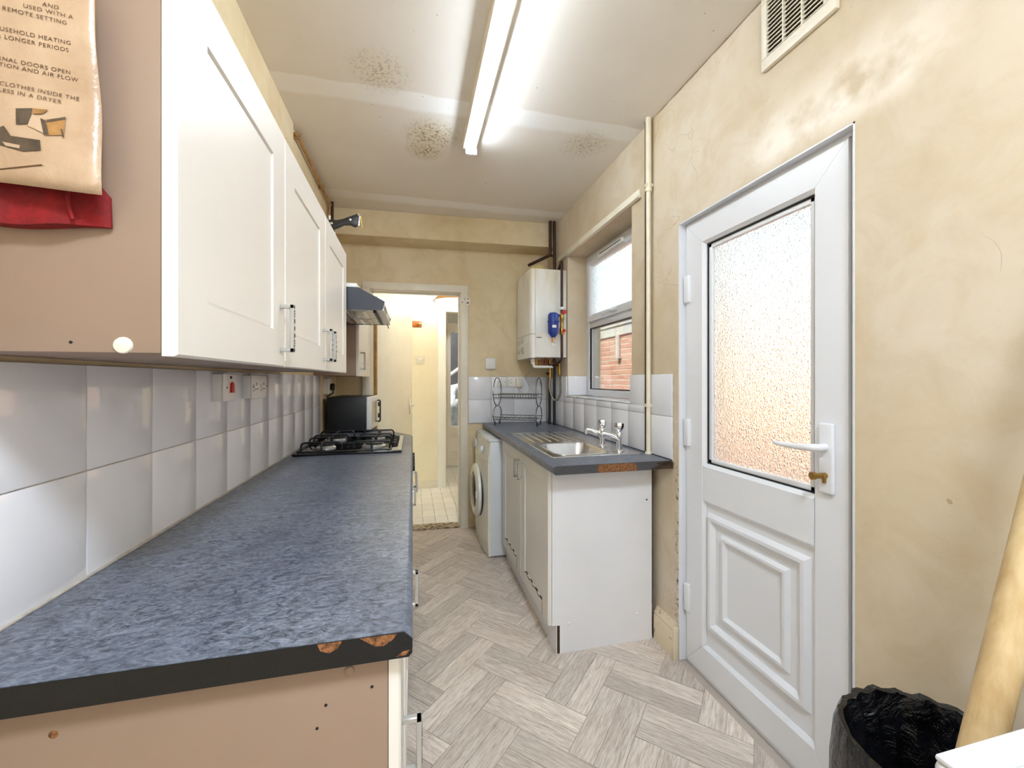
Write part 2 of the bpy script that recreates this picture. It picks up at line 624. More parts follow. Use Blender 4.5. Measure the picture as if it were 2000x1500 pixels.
def arc(c, r, a0, a1, n, plane='xz', ry=None):
    ry = r if ry is None else ry
    out = []
    for i in range(n + 1):
        a = R(a0 + (a1 - a0) * i / n)
        u, v = r * math.cos(a), ry * math.sin(a)
        out.append({'xz': (c[0] + u, c[1], c[2] + v), 'yz': (c[0], c[1] + u, c[2] + v), 'xy': (c[0] + u, c[1] + v, c[2])}[plane])
    return out


def rounded(pts, r, n=4):
    """polyline with its inner corners rounded"""
    P = [Vector(p) for p in pts]
    out = [P[0]]
    for i in range(1, len(P) - 1):
        a = (P[i - 1] - P[i]); b = (P[i + 1] - P[i])
        k = min(r, a.length * .49, b.length * .49)
        p0 = P[i] + a.normalized() * k
        p1 = P[i] + b.normalized() * k
        for j in range(n + 1):
            t = j / n
            out.append(p0 * (1 - t) ** 2 + P[i] * 2 * t * (1 - t) + p1 * t * t)
    out.append(P[-1])
    return out


def bez(pts, n=24):
    """Catmull-Rom through points"""
    P = [Vector(p) for p in pts]
    P = [P[0] * 2 - P[1]] + P + [P[-1] * 2 - P[-2]]
    out = []
    for i in range(1, len(P) - 2):
        for j in range(n):
            t = j / n
            out.append(.5 * ((2 * P[i]) + (P[i + 1] - P[i - 1]) * t + (2 * P[i - 1] - 5 * P[i] + 4 * P[i + 1] - P[i + 2]) * t * t + (3 * P[i] - P[i - 1] - 3 * P[i + 1] + P[i + 2]) * t ** 3))
    out.append(P[-2])
    return out


# ------------------------------------------------------------------ room shell
WL, WR, CE = -0.615, 1.19, 2.62


def build_floor():
    f = struct('floor', MB().box(WL - .1, 1.47, -1.3, 3.66, -.06, -.003), 'floor_base',
               'grey oak herringbone vinyl floor of the kitchen', 'floor')
    W, L, h = .18, .3675, .09
    p0, q0 = .941, .938
    X0, X1, Y0, Y1 = -.10, 1.187, -.35, 3.60
    r2 = math.sqrt(.5)

    def clip(poly):
        def cut(pl, f_):
            out = []
            for i in range(len(pl)):
                a, b = pl[i], pl[(i + 1) % len(pl)]
                fa, fb = f_(a), f_(b)
                if fa >= 0:
                    out.append(a)
                if (fa >= 0) != (fb >= 0):
                    t = fa / (fa - fb)
                    out.append((a[0] + (b[0] - a[0]) * t, a[1] + (b[1] - a[1]) * t))
            return out
        for f_ in (lambda p: p[0] - X0, lambda p: X1 - p[0], lambda p: p[1] - Y0, lambda p: Y1 - p[1]):
            if len(poly) < 3:
                return []
            poly = cut(poly, f_)
        return poly

    def area(pl):
        return abs(sum(pl[i][0] * pl[(i + 1) % len(pl)][1] - pl[(i + 1) % len(pl)][0] * pl[i][1] for i in range(len(pl)))) / 2
    g = .0011
    for k in range(-26, 27):
        for j in range(-8, 9):
            ox, oy = p0 + k * W + j * L, q0 + k * W - j * L
            for s in (0, 1):
                for typ in (0, 1):
                    if typ == 0:      # long in q
                        a, b, c, d = ox + s * h, ox + (s + 1) * h, oy, oy + L
                        ang = R(135)
                    else:             # long in p
                        a, b, c, d = ox + W, ox + W + L, oy + s * h, oy + (s + 1) * h
                        ang = R(45)
                    a += g; b -= g; c += g; d -= g
                    cx, cy = (a + b) / 2, (c + d) / 2
                    ctr = ((cx - cy) * r2, (cx + cy) * r2)
                    if not (X0 - .4 < ctr[0] < X1 + .4 and Y0 - .4 < ctr[1] < Y1 + .4):
                        continue
                    pl = [((p - q) * r2, (p + q) * r2) for p, q in ((a, c), (b, c), (b, d), (a, d))]
                    pl = clip(pl)
                    if len(pl) < 3 or area(pl) < 2e-4:
                        continue
                    ca, sa = math.cos(-ang), math.sin(-ang)
                    loc = [((x - ctr[0]) * ca - (y - ctr[1]) * sa, (x - ctr[0]) * sa + (y - ctr[1]) * ca) for x, y in pl]
                    o = MB().prism(loc, 'z', -.003, 0.0).build('plank', 'plank', f, local=True, smooth=False)
                    o.location = (ctr[0], ctr[1], 0)
                    o.rotation_euler = (0, 0, ang)
    return f


def tile_wall(parent, mat, axis, face, thick, us, zs, skip=None, grout=.0022, shear=False, sign=1):
    """tiles on a vertical wall; axis 'x': wall plane X=const, us are Y joints; axis 'y': wall plane Y=const, us are X joints"""
    for i in range(len(us) - 1):
        for k in range(len(zs) - 1):
            u0, u1, z0, z1 = us[i] + grout / 2, us[i + 1] - grout / 2, zs[k] + grout / 2, zs[k + 1] - grout / 2
            rects = [(u0, u1, z0, z1)]
            if skip:
                rects = skip(u0, u1, z0, z1)
            for (a, b, c, d) in rects:
                if b - a < .006 or d - c < .006:
                    continue
                t1, t2 = random.uniform(-.0022, .0022), random.uniform(-.0022, .0022)
                if axis == 'x':
                    piece('tile', mat, parent, (face - sign * thick / 2, (a + b) / 2, (c + d) / 2), (thick, b - a, d - c), .002, (0, t1, t2), 2)
                else:
                    y = face - sign * thick / 2 + (SH * ((a + b) / 2 - .4) if shear else 0)
                    piece('tile', mat, parent, ((a + b) / 2, y, (c + d) / 2), (b - a, thick, d - c), .002,
                          (t1, 0, (math.atan(SH) if shear else 0) + t2), 2)


def build_walls():
    # left
    wl = struct('wall_left', MB().box(WL - .1, WL, -1.3, 3.68, 0, CE).box(WL, WL + .012, -1.3, 2.338, 1.93, CE),
                'wall_back', 'cream painted wall behind the long worktop and hanging cabinets', 'wall')
    gl = MB().box(WL, WL + .009, .13, 2.985, .905, 1.317).build('grout', 'grout', wl)
    gl['kind'] = 'structure'
    ys = [.949 + .2033 * k for k in range(-4, 11)]
    tile_wall(wl, 'tile', 'x', WL + .012, .008, ys, [.912, 1.1145, 1.317], sign=1)
    # right, with door and window openings
    wr = MB()
    X0, X1 = WR, 1.47
    D0, D1, DT = .878, 1.653, 2.005
    N0, N1, NB, NTp = 2.067, 3.04, 1.156, 2.262
    wr.box(X0, X1, -1.3, D0, 0, CE)
    wr.box(X0, X1, D0, D1, DT, CE)
    wr.box(X0, X1, D1, N0, 0, CE)
    wr.box(X0, X1, N0, N1, 0, NB).box(X0, X1, N0, N1, NTp, CE)
    wr.box(X0, X1, N1, 3.68, 0, CE)
    wr = struct('wall_right', wr, 'wall', 'cream stained wall holding the back door and kitchen window', 'wall')
    gr = MB().box(WR - .009, WR, 1.684, 3.54, .905, NB).box(WR - .009, WR, 1.684, N0 - .004, NB, 1.317).box(WR - .009, WR, N1 + .004, 3.54, NB, 1.317)
    gr.build('grout', 'grout', wr)

    def skip(a, b, c, d):
        if d <= NB or b <= N0 or a >= N1:
            return [(a, b, c, d)]
        out = []
        if c < NB - .003:
            out.append((a, b, c, NB - .003))
        lo, hi = max(c, NB - .003), d
        if a < N0:
            out.append((a, N0, lo, hi))
        if b > N1:
            out.append((N1, b, lo, hi))
        return out
    tile_wall(wr, 'tile', 'x', WR - .012, .008, [1.683 + .2035 * k for k in range(0, 10)], [.912, 1.1145, 1.317], skip, sign=-1)
    # window reveal: tiled lower jamb and tiled sill
    piece('tile', 'tile', wr, (WR + .079, N1 - .004, (NB + .012 + 1.317) / 2), (.156, .008, 1.317 - NB - .012), .002, None, 2)
    for k in range(5):
        y0 = N0 + .002 + k * .1938
        piece('tile', 'tile', wr, (WR + .072, y0 + .0958, NB + .004), (.172, .1916, .008), .002, None, 2)
    # far wall with doorway
    wb = MB()
    Y0, Y1 = 3.57, 3.68
    wb.box(WL - .1, -.352, Y0, Y1, 0, CE).box(-.352, .417, Y0, Y1, 2.055, CE).box(.417, WR + .28, Y0, Y1, 0, CE)
    wb = struct('wall_back', wb.shear_back(), 'wall_back', 'yellowed cream end wall around the doorway to the hall', 'wall')
    MB().box(.472, WR, 3.561, 3.57, .905, 1.317).shear_back().build('grout', 'grout', wb)
    tile_wall(wb, 'tile', 'y', 3.558, .008, [.47, .6725, .875, 1.0775, 1.178], [.912, 1.1145, 1.317], shear=True, sign=-1)
    bm_ = MB().box(WL, WR, 3.34, 3.57, 2.415, CE, .006).shear_back()
    struct('beam', bm_, 'wall_back', 'boxed cream beam crossing under the ceiling at the end wall', 'beam')
    struct('wall_rear', MB().box(WL - .1, 1.47, -1.4, -1.3, 0, CE), 'plastic_white', 'white wall of the kitchen behind the viewer', 'wall')
    struct('ceiling', MB().box(WL - .1, 1.47, -1.4, 3.68, CE, CE + .12), 'ceiling',
           'off-white kitchen ceiling with patch repairs and mould spots', 'ceiling')
    # door casing to the hall
    tr = thing('trim_1', 'pale painted casing around the doorway to the hall', 'door casing', kind='structure')
    MB().box(-.405, -.345, 3.552, 3.572, 0, 2.105, .004).shear_back().build('casing_side', 'gloss_trim', tr)
    MB().box(.405, .468, 3.552, 3.572, 0, 2.105, .004).shear_back().build('casing_side', 'gloss_trim', tr)
    MB().box(-.405, .468, 3.550, 3.572, 2.045, 2.108, .004).shear_back().build('casing_head', 'gloss_trim', tr)
    MB().box(-.352, -.337, 3.57, 3.69, 0, 2.055).shear_back().build('jamb', 'gloss_trim', tr)
    MB().box(.402, .417, 3.57, 3.69, 0, 2.055).shear_back().build('jamb', 'gloss_trim', tr)
    MB().box(-.352, .417, 3.57, 3.69, 2.040, 2.055).shear_back().build('jamb_head', 'gloss_trim', tr)
    MB().box(-.337, -.325, 3.625, 3.645, 0, 2.04).box(.39, .402, 3.625, 3.645, 0, 2.04).box(-.337, .402, 3.625, 3.645, 2.028, 2.04).shear_back().build('door_stop', 'gloss_trim', tr)
    th = MB().box(-.337, .402, 3.575, 3.70, -.003, .012, .004).shear_back()
    struct('trim_2', th, 'threshold', 'dirty worn threshold strip across the hall doorway', 'threshold')
    # curtain batten over the window
    bt = MB().box(WR - .018, WR, 1.965, 3.22, 2.262, 2.308, .004).box(WR - .026, WR - .018, 1.965, 3.22, 2.262, 2.276, .003)
    struct('trim_3', bt, 'gloss_trim', 'cream moulded batten running above the kitchen window', 'batten')
    # chipped skirting stub by the back door
    prof = [(WR, 0), (WR - .024, 0), (WR - .024, .118), (WR - .020, .126), (WR - .022, .134), (WR - .013, .150), (WR - .008, .163), (WR, .163)]
    sk = thing('baseboard_right', 'chipped grimy skirting stub between sink unit and back door', 'skirting', (WR, 1.73, 0), kind='structure')
    MB().prism(prof, 'y', 1.662, 1.815).build('board', 'chipped', sk)
    MB().box(WR - .028, WR - .002, 1.648, 1.6625, 0, .150, .003).build('end_block', 'chipped', sk)


def build_hall():
    f = struct('floor_hall', MB().box(-1.0, 1.6, 3.66, 6.3, -.06, .0045), 'grout_white',
               'white tiled floor of the hall beyond the doorway', 'floor')
    for i in range(13):
        for j in range(12):
            x, y = -.19 + i * .112, 3.80 + j * .205
            piece('tile', 'tile_floor', f, (x, y, .005), (.109, .202, .008), .0015)
    MB().box(-.246, 1.2, 3.682, 3.698, .001, .0085).build('edge_tile_row', 'tile_floor', f)
    wf = MB().box(-1.0, .385, 4.95, 5.05, 0, 2.6).box(.385, 1.12, 4.95, 5.05, 2.11, 2.6).box(1.12, 1.6, 4.95, 5.05, 0, 2.6)
    struct('wall_hall_far', wf, 'wall_hall', 'warm cream hall wall facing the doorway', 'wall')
    struct('wall_hall_left', MB().box(-1.1, -1.0, 3.66, 6.3, 0, 2.6), 'wall_hall', 'cream hall wall hidden behind the open white door', 'wall')
    struct('wall_hall_right', MB().box(1.6, 1.7, 3.66, 5.15, 0, 2.6).box(1.6, 1.7, 5.15, 6.0, 0, .5).box(1.6, 1.7, 5.15, 6.0, 2.45, 2.6).box(1.6, 1.7, 6.0, 6.3, 0, 2.6), 'wall_hall', 'cream hall wall on the washing machine side', 'wall')
    w2 = thing('window_added', 'unseen side window added to light the lobby past the inner doorway', 'window', (1.65, 5.57, .9), kind='structure')  # unseen window, added to bring daylight into the lobby
    MB().box(1.63, 1.67, 5.15, 5.20, .5, 2.45).box(1.63, 1.67, 5.95, 6.0, .5, 2.45).box(1.63, 1.67, 5.2, 5.95, .5, .55).box(1.63, 1.67, 5.2, 5.95, 2.4, 2.45).build('frame', 'upvc_hall', w2)
    MB().box(1.647, 1.653, 5.2, 5.95, .55, 2.4).build('pane', 'glass', w2)
    struct('ceiling_hall', MB().box(-1.1, 1.7, 3.66, 6.3, 2.6, 2.7), 'ceiling', 'white ceiling of the hall beyond the doorway', 'ceiling')
    struct('baseboard_hall', MB().box(-1.0, .29, 4.936, 4.95, .008, .095, .004), 'gloss_trim', 'cream skirting board along the hall wall', 'skirting')
    tr = thing('trim_4', 'cream casing of the inner doorway at the hall end', 'door casing', (.34, 4.95, 0), kind='structure')
    MB().box(.288, .385, 4.928, 4.955, .008, 2.19, .006).build('casing_side', 'upvc_hall', tr)
    MB().box(1.12, 1.215, 4.928, 4.955, .008, 2.19, .006).build('casing_side', 'upvc_hall', tr)
    MB().box(.288, 1.215, 4.926, 4.955, 2.10, 2.192, .006).build('casing_head', 'upvc_hall', tr)
    # glazed door at the far end
    struct('wall_far', MB().box(-1.0, .46, 6.1, 6.3, 0, 2.6).box(1.3, 1.6, 6.1, 6.3, 0, 2.6).box(.46, 1.3, 6.1, 6.3, 2.32, 2.6), 'wall_hall',
           'cream wall framing the distant glazed door', 'wall')
    d = thing('door_3', 'distant white half-glazed door with dark panes at the hall end', 'door', (.88, 6.12, 0), kind='structure')
    m = MB()
    m.box(.46, .50, 6.09, 6.15, .01, 2.32).box(1.26, 1.30, 6.09, 6.15, .01, 2.32).box(.50, 1.26, 6.09, 6.15, 2.265, 2.32)
    m.box(.50, 1.26, 6.085, 6.15, 2.045, 2.125)
    m.build('frame', 'upvc_hall', d)
    lf = MB().box(.50, .545, 6.08, 6.14, .02, 2.045).box(1.215, 1.26, 6.08, 6.14, .02, 2.045).box(.545, 1.215, 6.08, 6.14, 1.99, 2.045).box(.545, 1.215, 6.08, 6.14, .53, .605).box(.545, 1.215, 6.08, 6.14, .02, .12)
    lf = lf.build('leaf', 'upvc_hall', d)
    MB().box(.545, 1.215, 6.10, 6.12, .12, .53).build('lower_panel', 'upvc_hall', d)
    for k, z in enumerate((.17, .22, .42, .47)):
        MB().box(.56, 1.20, 6.092, 6.10, z, z + .018, .004).build('panel_rib', 'upvc_hall', d)
    MB().box(.545, 1.215, 6.105, 6.113, .605, 1.99).build('pane', 'glass', d)
    MB().box(.50, 1.26, 6.105, 6.113, 2.125, 2.265).build('pane', 'pane_grey', d)
    MB().box(.60, .615, 6.05, 6.08, 1.96, 2.0, .003).build('catch', 'upvc_hall', d)
    # yard behind that door
    tag(MB().box(-.2, 2.6, 7.3, 7.4, -.1, 2.75).build('yard_fence', 'fence_dark'), 'dark boarded fence seen through the distant glazed door', 'fence', kind='structure')
    tag(MB().tube([(.42, 6.9, 1.24), (1.2, 6.9, 1.80)], .026, 10).tube([(.42, 6.9, 0), (.42, 6.9, 1.26)], .02, 8).tube([(1.2, 6.9, 0), (1.2, 6.9, 1.82)], .02, 8).build('handrail', 'fascia'),
        'white sloping handrail outside the distant glazed door', 'handrail')
    sheet = MB()
    n = 10
    vs, fs = [], []
    for i in range(n + 1):
        for j in range(n + 1):
            x = .60 + .75 * i / n
            z = .02 + (1.18 + .2 * i / n) * j / n
            vs.append((x, 6.72 + .03 * math.sin(i * 1.9 + j) + .02 * math.cos(j * 2.3), z))
    for i in range(n):
        for j in range(n):
            a = i * (n + 1) + j
            fs.append((a, a + 1, a + n + 2, a + n + 1))
    so = sheet.poly(vs, fs).build('plastic_sheet', 'sheeting')
    md = so.modifiers.new('thick', 'SOLIDIFY'); md.thickness = .006
    tag(so, 'crumpled grey sheeting standing outside the distant glazed door', 'sheet')
    struct('ground_yard', MB().box(-3, 5, 6.3, 9, -.2, -.003).box(1.47, 5, -3, 6.3, -.2, -.03), 'concrete', 'pale concrete yard outside the house', 'ground')
    # open door leaf
    d2 = thing('door_2', 'plain white interior door standing open into the hall', 'door', (-.335, 3.665 + SH * (-.735), 0), -R(24.0), kind='structure')
    # local: leaf runs along +y from the hinge
    MB().box(0, .036, 0.02, .735, .02, 2.01, .002).build('leaf', 'hall_door', d2, local=True)
    h = MB().box(.036, .042, .655, .695, .94, 1.10, .002).build('backplate', 'chrome', d2, local=True)
    MB().tube(rounded([(.04, .678, 1.035), (.085, .678, 1.035), (.085, .575, 1.035)], .02), .009, 8).build('lever', 'plastic_white', d2, local=True)
    MB().box(.004, .034, .004, .0195, .03, 2.0).build('hinge_edge', 'pipe_tan', d2, local=True)
    # hooks, switch, pendant
    hk = thing('coat_hook_rail', 'small varnished wooden hook rail on the hall wall', 'hook rail', (.015, 4.95, 1.943))
    MB().box(-.075, .103, 4.932, 4.95, 1.908, 1.978, .004).build('board', 'wood_orange', hk)
    for x in (-.045, .072):
        MB().lathe([(.012, 0), (.010, .018), (.017, .026), (.017, .034), (0, .040)], (x, 4.932, 1.942), (0, -1, 0), 14).build('peg', 'brass', hk)
    MB().tube([(-.047, 4.935, 1.978), (-.047, 4.933, 2.004)], .0022, 6).build('nail', 'black_iron', hk)
    sw = thing('light_switch', 'white square light switch on the hall wall', 'switch', (.083, 4.95, 1.522))
    MB().box(.035, .133, 4.938, 4.95, 1.476, 1.572, .004).build('plate', 'plastic_cream', sw)
    MB().box(.072, .096, 4.932, 4.939, 1.505, 1.545, .002).build('rocker', 'plastic_white', sw)
    for x in (.048, .120):
        MB().lathe([(.004, 0), (.004, .002), (0, .0025)], (x, 4.938, 1.524), (0, -1, 0), 8).build('screw', 'brass', sw)
    pl = thing('pendant_lamp', 'shallow card pendant shade with pale underside glowing in the hall', 'lamp', (.42, 4.22, 2.09))
    c = (.42, 4.22, 0)
    MB().lathe([(.155, 2.165), (.218, 2.092), (.214, 2.090), (.150, 2.162)], (c[0], c[1], 0), (0, 0, 1), 32).build('shade', 'shade', pl)
    MB().lathe([(.0, 2.085), (.12, 2.076), (.205, 2.090), (.205, 2.094), (.12, 2.082), (0, 2.090)], (c[0], c[1], 0), (0, 0, 1), 32).build('diffuser', 'diffuser', pl)
    MB().lathe([(0, 2.180), (.03, 2.195), (.042, 2.225), (.03, 2.258), (.014, 2.285), (0, 2.29)], (c[0], c[1], 0), (0, 0, 1), 16).build('bulb', 'bulb', pl)
    MB().tube([(c[0], c[1], 2.28), (c[0], c[1], 2.6)], .004, 6).build('flex', 'cable_white', pl)


# ------------------------------------------------------------------ back door and window
def ring_frame(mb, y0, y1, z0, z1, w, xb, xf, slope=.3):
    """rectangular moulding lying on plane X=xb rising to X=xf (towards the room, smaller X), trapezoid section"""
    s = w * slope
    loops = []
    for (d, x) in ((0, xb), (s, xf), (w - s, xf), (w, xb)):
        loops.append([(x, y0 + d, z0 + d), (x, y1 - d, z0 + d), (x, y1 - d, z1 - d), (x, y0 + d, z1 - d)])
    vs = [p for l in loops for p in l]
    fs = []
    for a in range(3):
        for k in range(4):
            fs.append((a * 4 + k, a * 4 + (k + 1) % 4, (a + 1) * 4 + (k + 1) % 4, (a + 1) * 4 + k))
    mb.poly(vs, fs)
    return mb


def mitre_bars(y0, y1, z0, z1, wy, wz_b, wz_t, xf, xb, ch=.012):
    """four mitred bars of a frame, each its own mesh list (front chamfer to the opening)"""
    iy0, iy1, iz0, iz1 = y0 + wy, y1 - wy, z0 + wz_b, z1 - wz_t
    O = [(y0, z0), (y1, z0), (y1, z1), (y0, z1)]
    I = [(iy0, iz0), (iy1, iz0), (iy1, iz1), (iy0, iz1)]
    J = [(iy0 - ch, iz0 - ch), (iy1 + ch, iz0 - ch), (iy1 + ch, iz1 + ch), (iy0 - ch, iz1 + ch)]
    out = []
    e = .0006
    for k in range(4):
        a, b = k, (k + 1) % 4
        def sh(p, q):     # tiny gap along the mitre
            d = Vector((q[0] - p[0], q[1] - p[1])).normalized() * e
            return (p[0] + d.x, p[1] + d.y)
        o0, o1 = sh(O[a], O[b]), sh(O[b], O[a])
        i0, i1 = sh(I[a], I[b]), sh(I[b], I[a])
        j0, j1 = sh(J[a], J[b]), sh(J[b], J[a])
        V = [(xf, *o0), (xf, *o1), (xf, *j1), (xf, *j0), (xf + ch, *i1), (xf + ch, *i0),
             (xb, *o0), (xb, *o1), (xb, *i1), (xb, *i0)]
        F = [(0, 1, 2, 3), (3, 2, 4, 5), (5, 4, 8, 9), (9, 8, 7, 6), (6, 7, 1, 0), (0, 3, 5, 9, 6), (1, 7, 8, 4, 2)]
        out.append((V, F))
    return out


def build_back_door():
    d = thing('door_1', 'white plastic back door with frosted glass over a moulded panel', 'door', (1.25, 1.27, 0), kind='structure')
    fr = MB()
    fr.box(1.226, 1.30, .880, .914, .0, 2.003, .002).box(1.226, 1.30, 1.634, 1.651, .0, 2.003, .002).box(1.226, 1.30, .914, 1.634, 1.990, 2.003, .002).box(1.226, 1.30, .914, 1.634, 0, .018)
    fr.build('door_frame', 'upvc', d)
    MB().box(WR, 1.226, 1.6475, 1.6525, 0, 2.0045).box(WR, 1.226, .8785, .8835, 0, 2.0045).box(WR, 1.226, .8785, 1.6525, 1.9995, 2.0045).build('reveal_lining', 'upvc', d)
    y0, y1, z0, z1 = .917, 1.631, .021, 1.987
    XF, XB = 1.218, 1.285
    for V, F in mitre_bars(y0, y1, z0, z1, .112, .125, .112, XF, XB):
        MB().poly(V, F).build('leaf_bar', 'upvc', d, smooth=False)
    # mid rail
    a0, a1 = y0 + .112, y1 - .112
    mr = [(XF, .770), (XF, .915), (XF + .012, .928), (XB, .928), (XB, .757), (XF + .012, .757)]
    MB().prism([(p[0], p[1]) for p in mr], 'y', a0 - .006, a1 + .006).build('mid_rail', 'upvc', d, smooth=False)
    # glass with gasket
    g = MB()
    G = .006
    for (p, q, r_, s_) in ((a0, a0 + G, .928, 1.875), (a1 - G, a1, .928, 1.875), (a0, a1, .928, .928 + G), (a0, a1, 1.875 - G, 1.875)):
        g.box(XF + .018, XF + .03, p, q, r_, s_)
    g.build('gasket', 'gasket', d)
    b = MB()
    for (p, q, r_, s_) in ((a0 + .002, a0 + .024, .93, 1.873), (a1 - .024, a1 - .002, .93, 1.873), (a0, a1, .93, .950), (a0, a1, 1.853, 1.873)):
        b.box(XF + .022, XF + .045, p, q, r_, s_, .004)
    b.build('glazing_bead', 'upvc', d)
    MB().box(XF + .030, XF + .036, a0, a1, .93, 1.873).build('pane', 'obscure', d)
    # lower moulded panel
    pn = MB().box(XF + .016, XB, a0, a1, .146, .757).build('lower_panel', 'upvc', d)
    ring_frame(MB(), a0 + .012, a1 - .012, .222, .722, .040, XF + .016, XF - .002, .34).build('moulding', 'upvc', pn, smooth=False)
    ring_frame(MB(), a0 + .088, a1 - .088, .298, .652, .030, XF + .016, XF + .002, .34).build('moulding', 'upvc', pn, smooth=False)
    # hinges
    for z in (1.70, 1.05, .30):
        MB().box(XF - .013, XF + .006, 1.606, 1.640, z - .062, z + .062, .006, 3).build('hinge', 'upvc', d)
    # handle
    h = MB().box(XF - .013, XF, .952, .998, .945, 1.158, .011, 4).build('handle_plate', 'upvc', d)
    MB().tube(bez([(XF - .010, .975, 1.085), (XF - .040, .975, 1.085), (XF - .052, .990, 1.084), (XF - .055, 1.03, 1.081), (XF - .054, 1.09, 1.080), (XF - .052, 1.118, 1.083)], 6),
              [.0115] * 12 + [.0115 - .006 * i / 18 for i in range(19)], 10).build('lever', 'upvc', h)
    MB().lathe([(.009, 0), (.009, .016), (0, .016)], (XF - .012, .975, 1.000), (-1, 0, 0), 14).box(XF - .020, XF - .011, .971, .979, .978, 1.0).build('lock_cylinder', 'brass', h)
    MB().lathe([(.0085, 0), (.0085, .024), (.012, .026), (.012, .036), (0, .037)], (XF - .020, .975, 1.000), (-1, .25, 0), 12).build('thumb_turn', 'brass', h)
    # sill outside
    MB().box(1.30, 1.50, .88, 1.65, -.02, .018).build('outer_sill', 'concrete', d)


def build_window():
    w = thing('window_1', 'white plastic kitchen window with obscure top light over clear pane', 'window', (1.37, 2.55, 1.16), kind='structure')
    X0, X1 = 1.350, 1.415
    A, B, Z0, Z1 = 2.069, 3.038, 1.166, 2.260
    for V, F in mitre_bars(A, B, Z0, Z1, .052, .052, .052, X0, X1, .010):
        MB().poly(V, F).build('frame_bar', 'upvc', w, smooth=False)
    MB().box(X0, X1, A + .05, B - .05, 1.690, 1.752, .006).build('transom', 'upvc', w)
    # opening top light
    sa, sb, s0, s1 = A + .038, B - .038, 1.738, 2.222
    for V, F in mitre_bars(sa, sb, s0, s1, .058, .055, .055, X0 - .016, X0 + .03, .012):
        MB().poly(V, F).build('sash_bar', 'upvc', w, smooth=False)
    MB().box(X0 + .006, X0 + .014, sa + .05, sb - .05, s0 + .05, s1 - .05).build('pane', 'obscure_soft', w)
    MB().box(X0 + .02, X0 + .026, A + .05, B - .05, Z0 + .05, 1.692).build('pane', 'glass', w)
    g = MB()
    for (p, q, r_, s_) in ((A + .050, A + .056, Z0 + .05, 1.692), (B - .056, B - .050, Z0 + .05, 1.692), (A + .05, B - .05, Z0 + .05, Z0 + .056), (A + .05, B - .05, 1.686, 1.692)):
        g.box(X0 + .006, X0 + .02, p, q, r_, s_)
    g.build('gasket', 'gasket', w)
    tv = MB().box(X0 - .040, X0 - .016, 2.40, 2.76, 2.183, 2.216, .005).build('trickle_vent', 'plastic_white', w)
    for k in range(16):
        y = 2.425 + k * .0195
        piece('slot', 'slot_black', tv, (X0 - .0402, y, 2.199), (.002, .012, .010), 0)
    h = MB().box(X0 - .030, X0 - .016, 2.50, 2.60, 1.756, 1.780, .006, 3).build('handle', 'upvc', w)
    MB().tube(rounded([(X0 - .022, 2.55, 1.768), (X0 - .052, 2.55, 1.768), (X0 - .056, 2.60, 1.748), (X0 - .054, 2.66, 1.746)], .012), .008, 8).build('lever', 'upvc', h)
    MB().box(1.40, 1.53, A - .02, B + .02, 1.10, 1.165, .006).build('outer_sill', 'upvc', w)


def build_outside():
    X = 3.0
    w = struct('wall_neighbour', MB().box(X - .001, X + .22, -2.0, 8.5, -.1, 2.0), 'mortar', 'red brick wall of the neighbouring outhouse beyond the glass', 'wall')
    near, rest = [], MB()
    row = 0
    z = .02
    while z < 1.98:
        y = -1.9 + (.1125 if row % 2 else 0)
        while y < 8.2:
            if 4.9 < y < 6.95 and z > .85:
                piece('brick', 'brick', w, (X + .02 + random.uniform(-.003, .003), y + .1075, z + .0325), (.05, .215, .065), .004)
            else:
                rest.box(X - .004, X + .03, y, y + .215, z, z + .065)
            y += .225
        z += .075
        row += 1
    ro = rest.build('bricks', 'brick', w, smooth=False)
    ro['kind'] = 'stuff'
    struct('trim_5', MB().box(X - .025, X + .02, -2.0, 8.5, 1.955, 2.10).box(X - .045, X + 1.2, -2.0, 8.5, 2.10, 2.13).box(X, X + 1.2, -2.0, 8.5, 2.0, 2.10), 'fascia', 'pale weathered fascia along the top of the brick outhouse', 'fascia')
    dp = thing('downpipe', 'short pale downpipe bracket on the brick outhouse wall', 'pipe', (X, 5.55, 1.6))
    MB().tube([(X - .04, 5.55, 1.60), (X - .04, 5.55, 1.97)], .034, 10).build('pipe', 'fascia', dp)
    MB().box(X - .05, X + .001, 5.50, 5.60, 1.60, 1.63, .003).build('bracket', 'alu', dp)


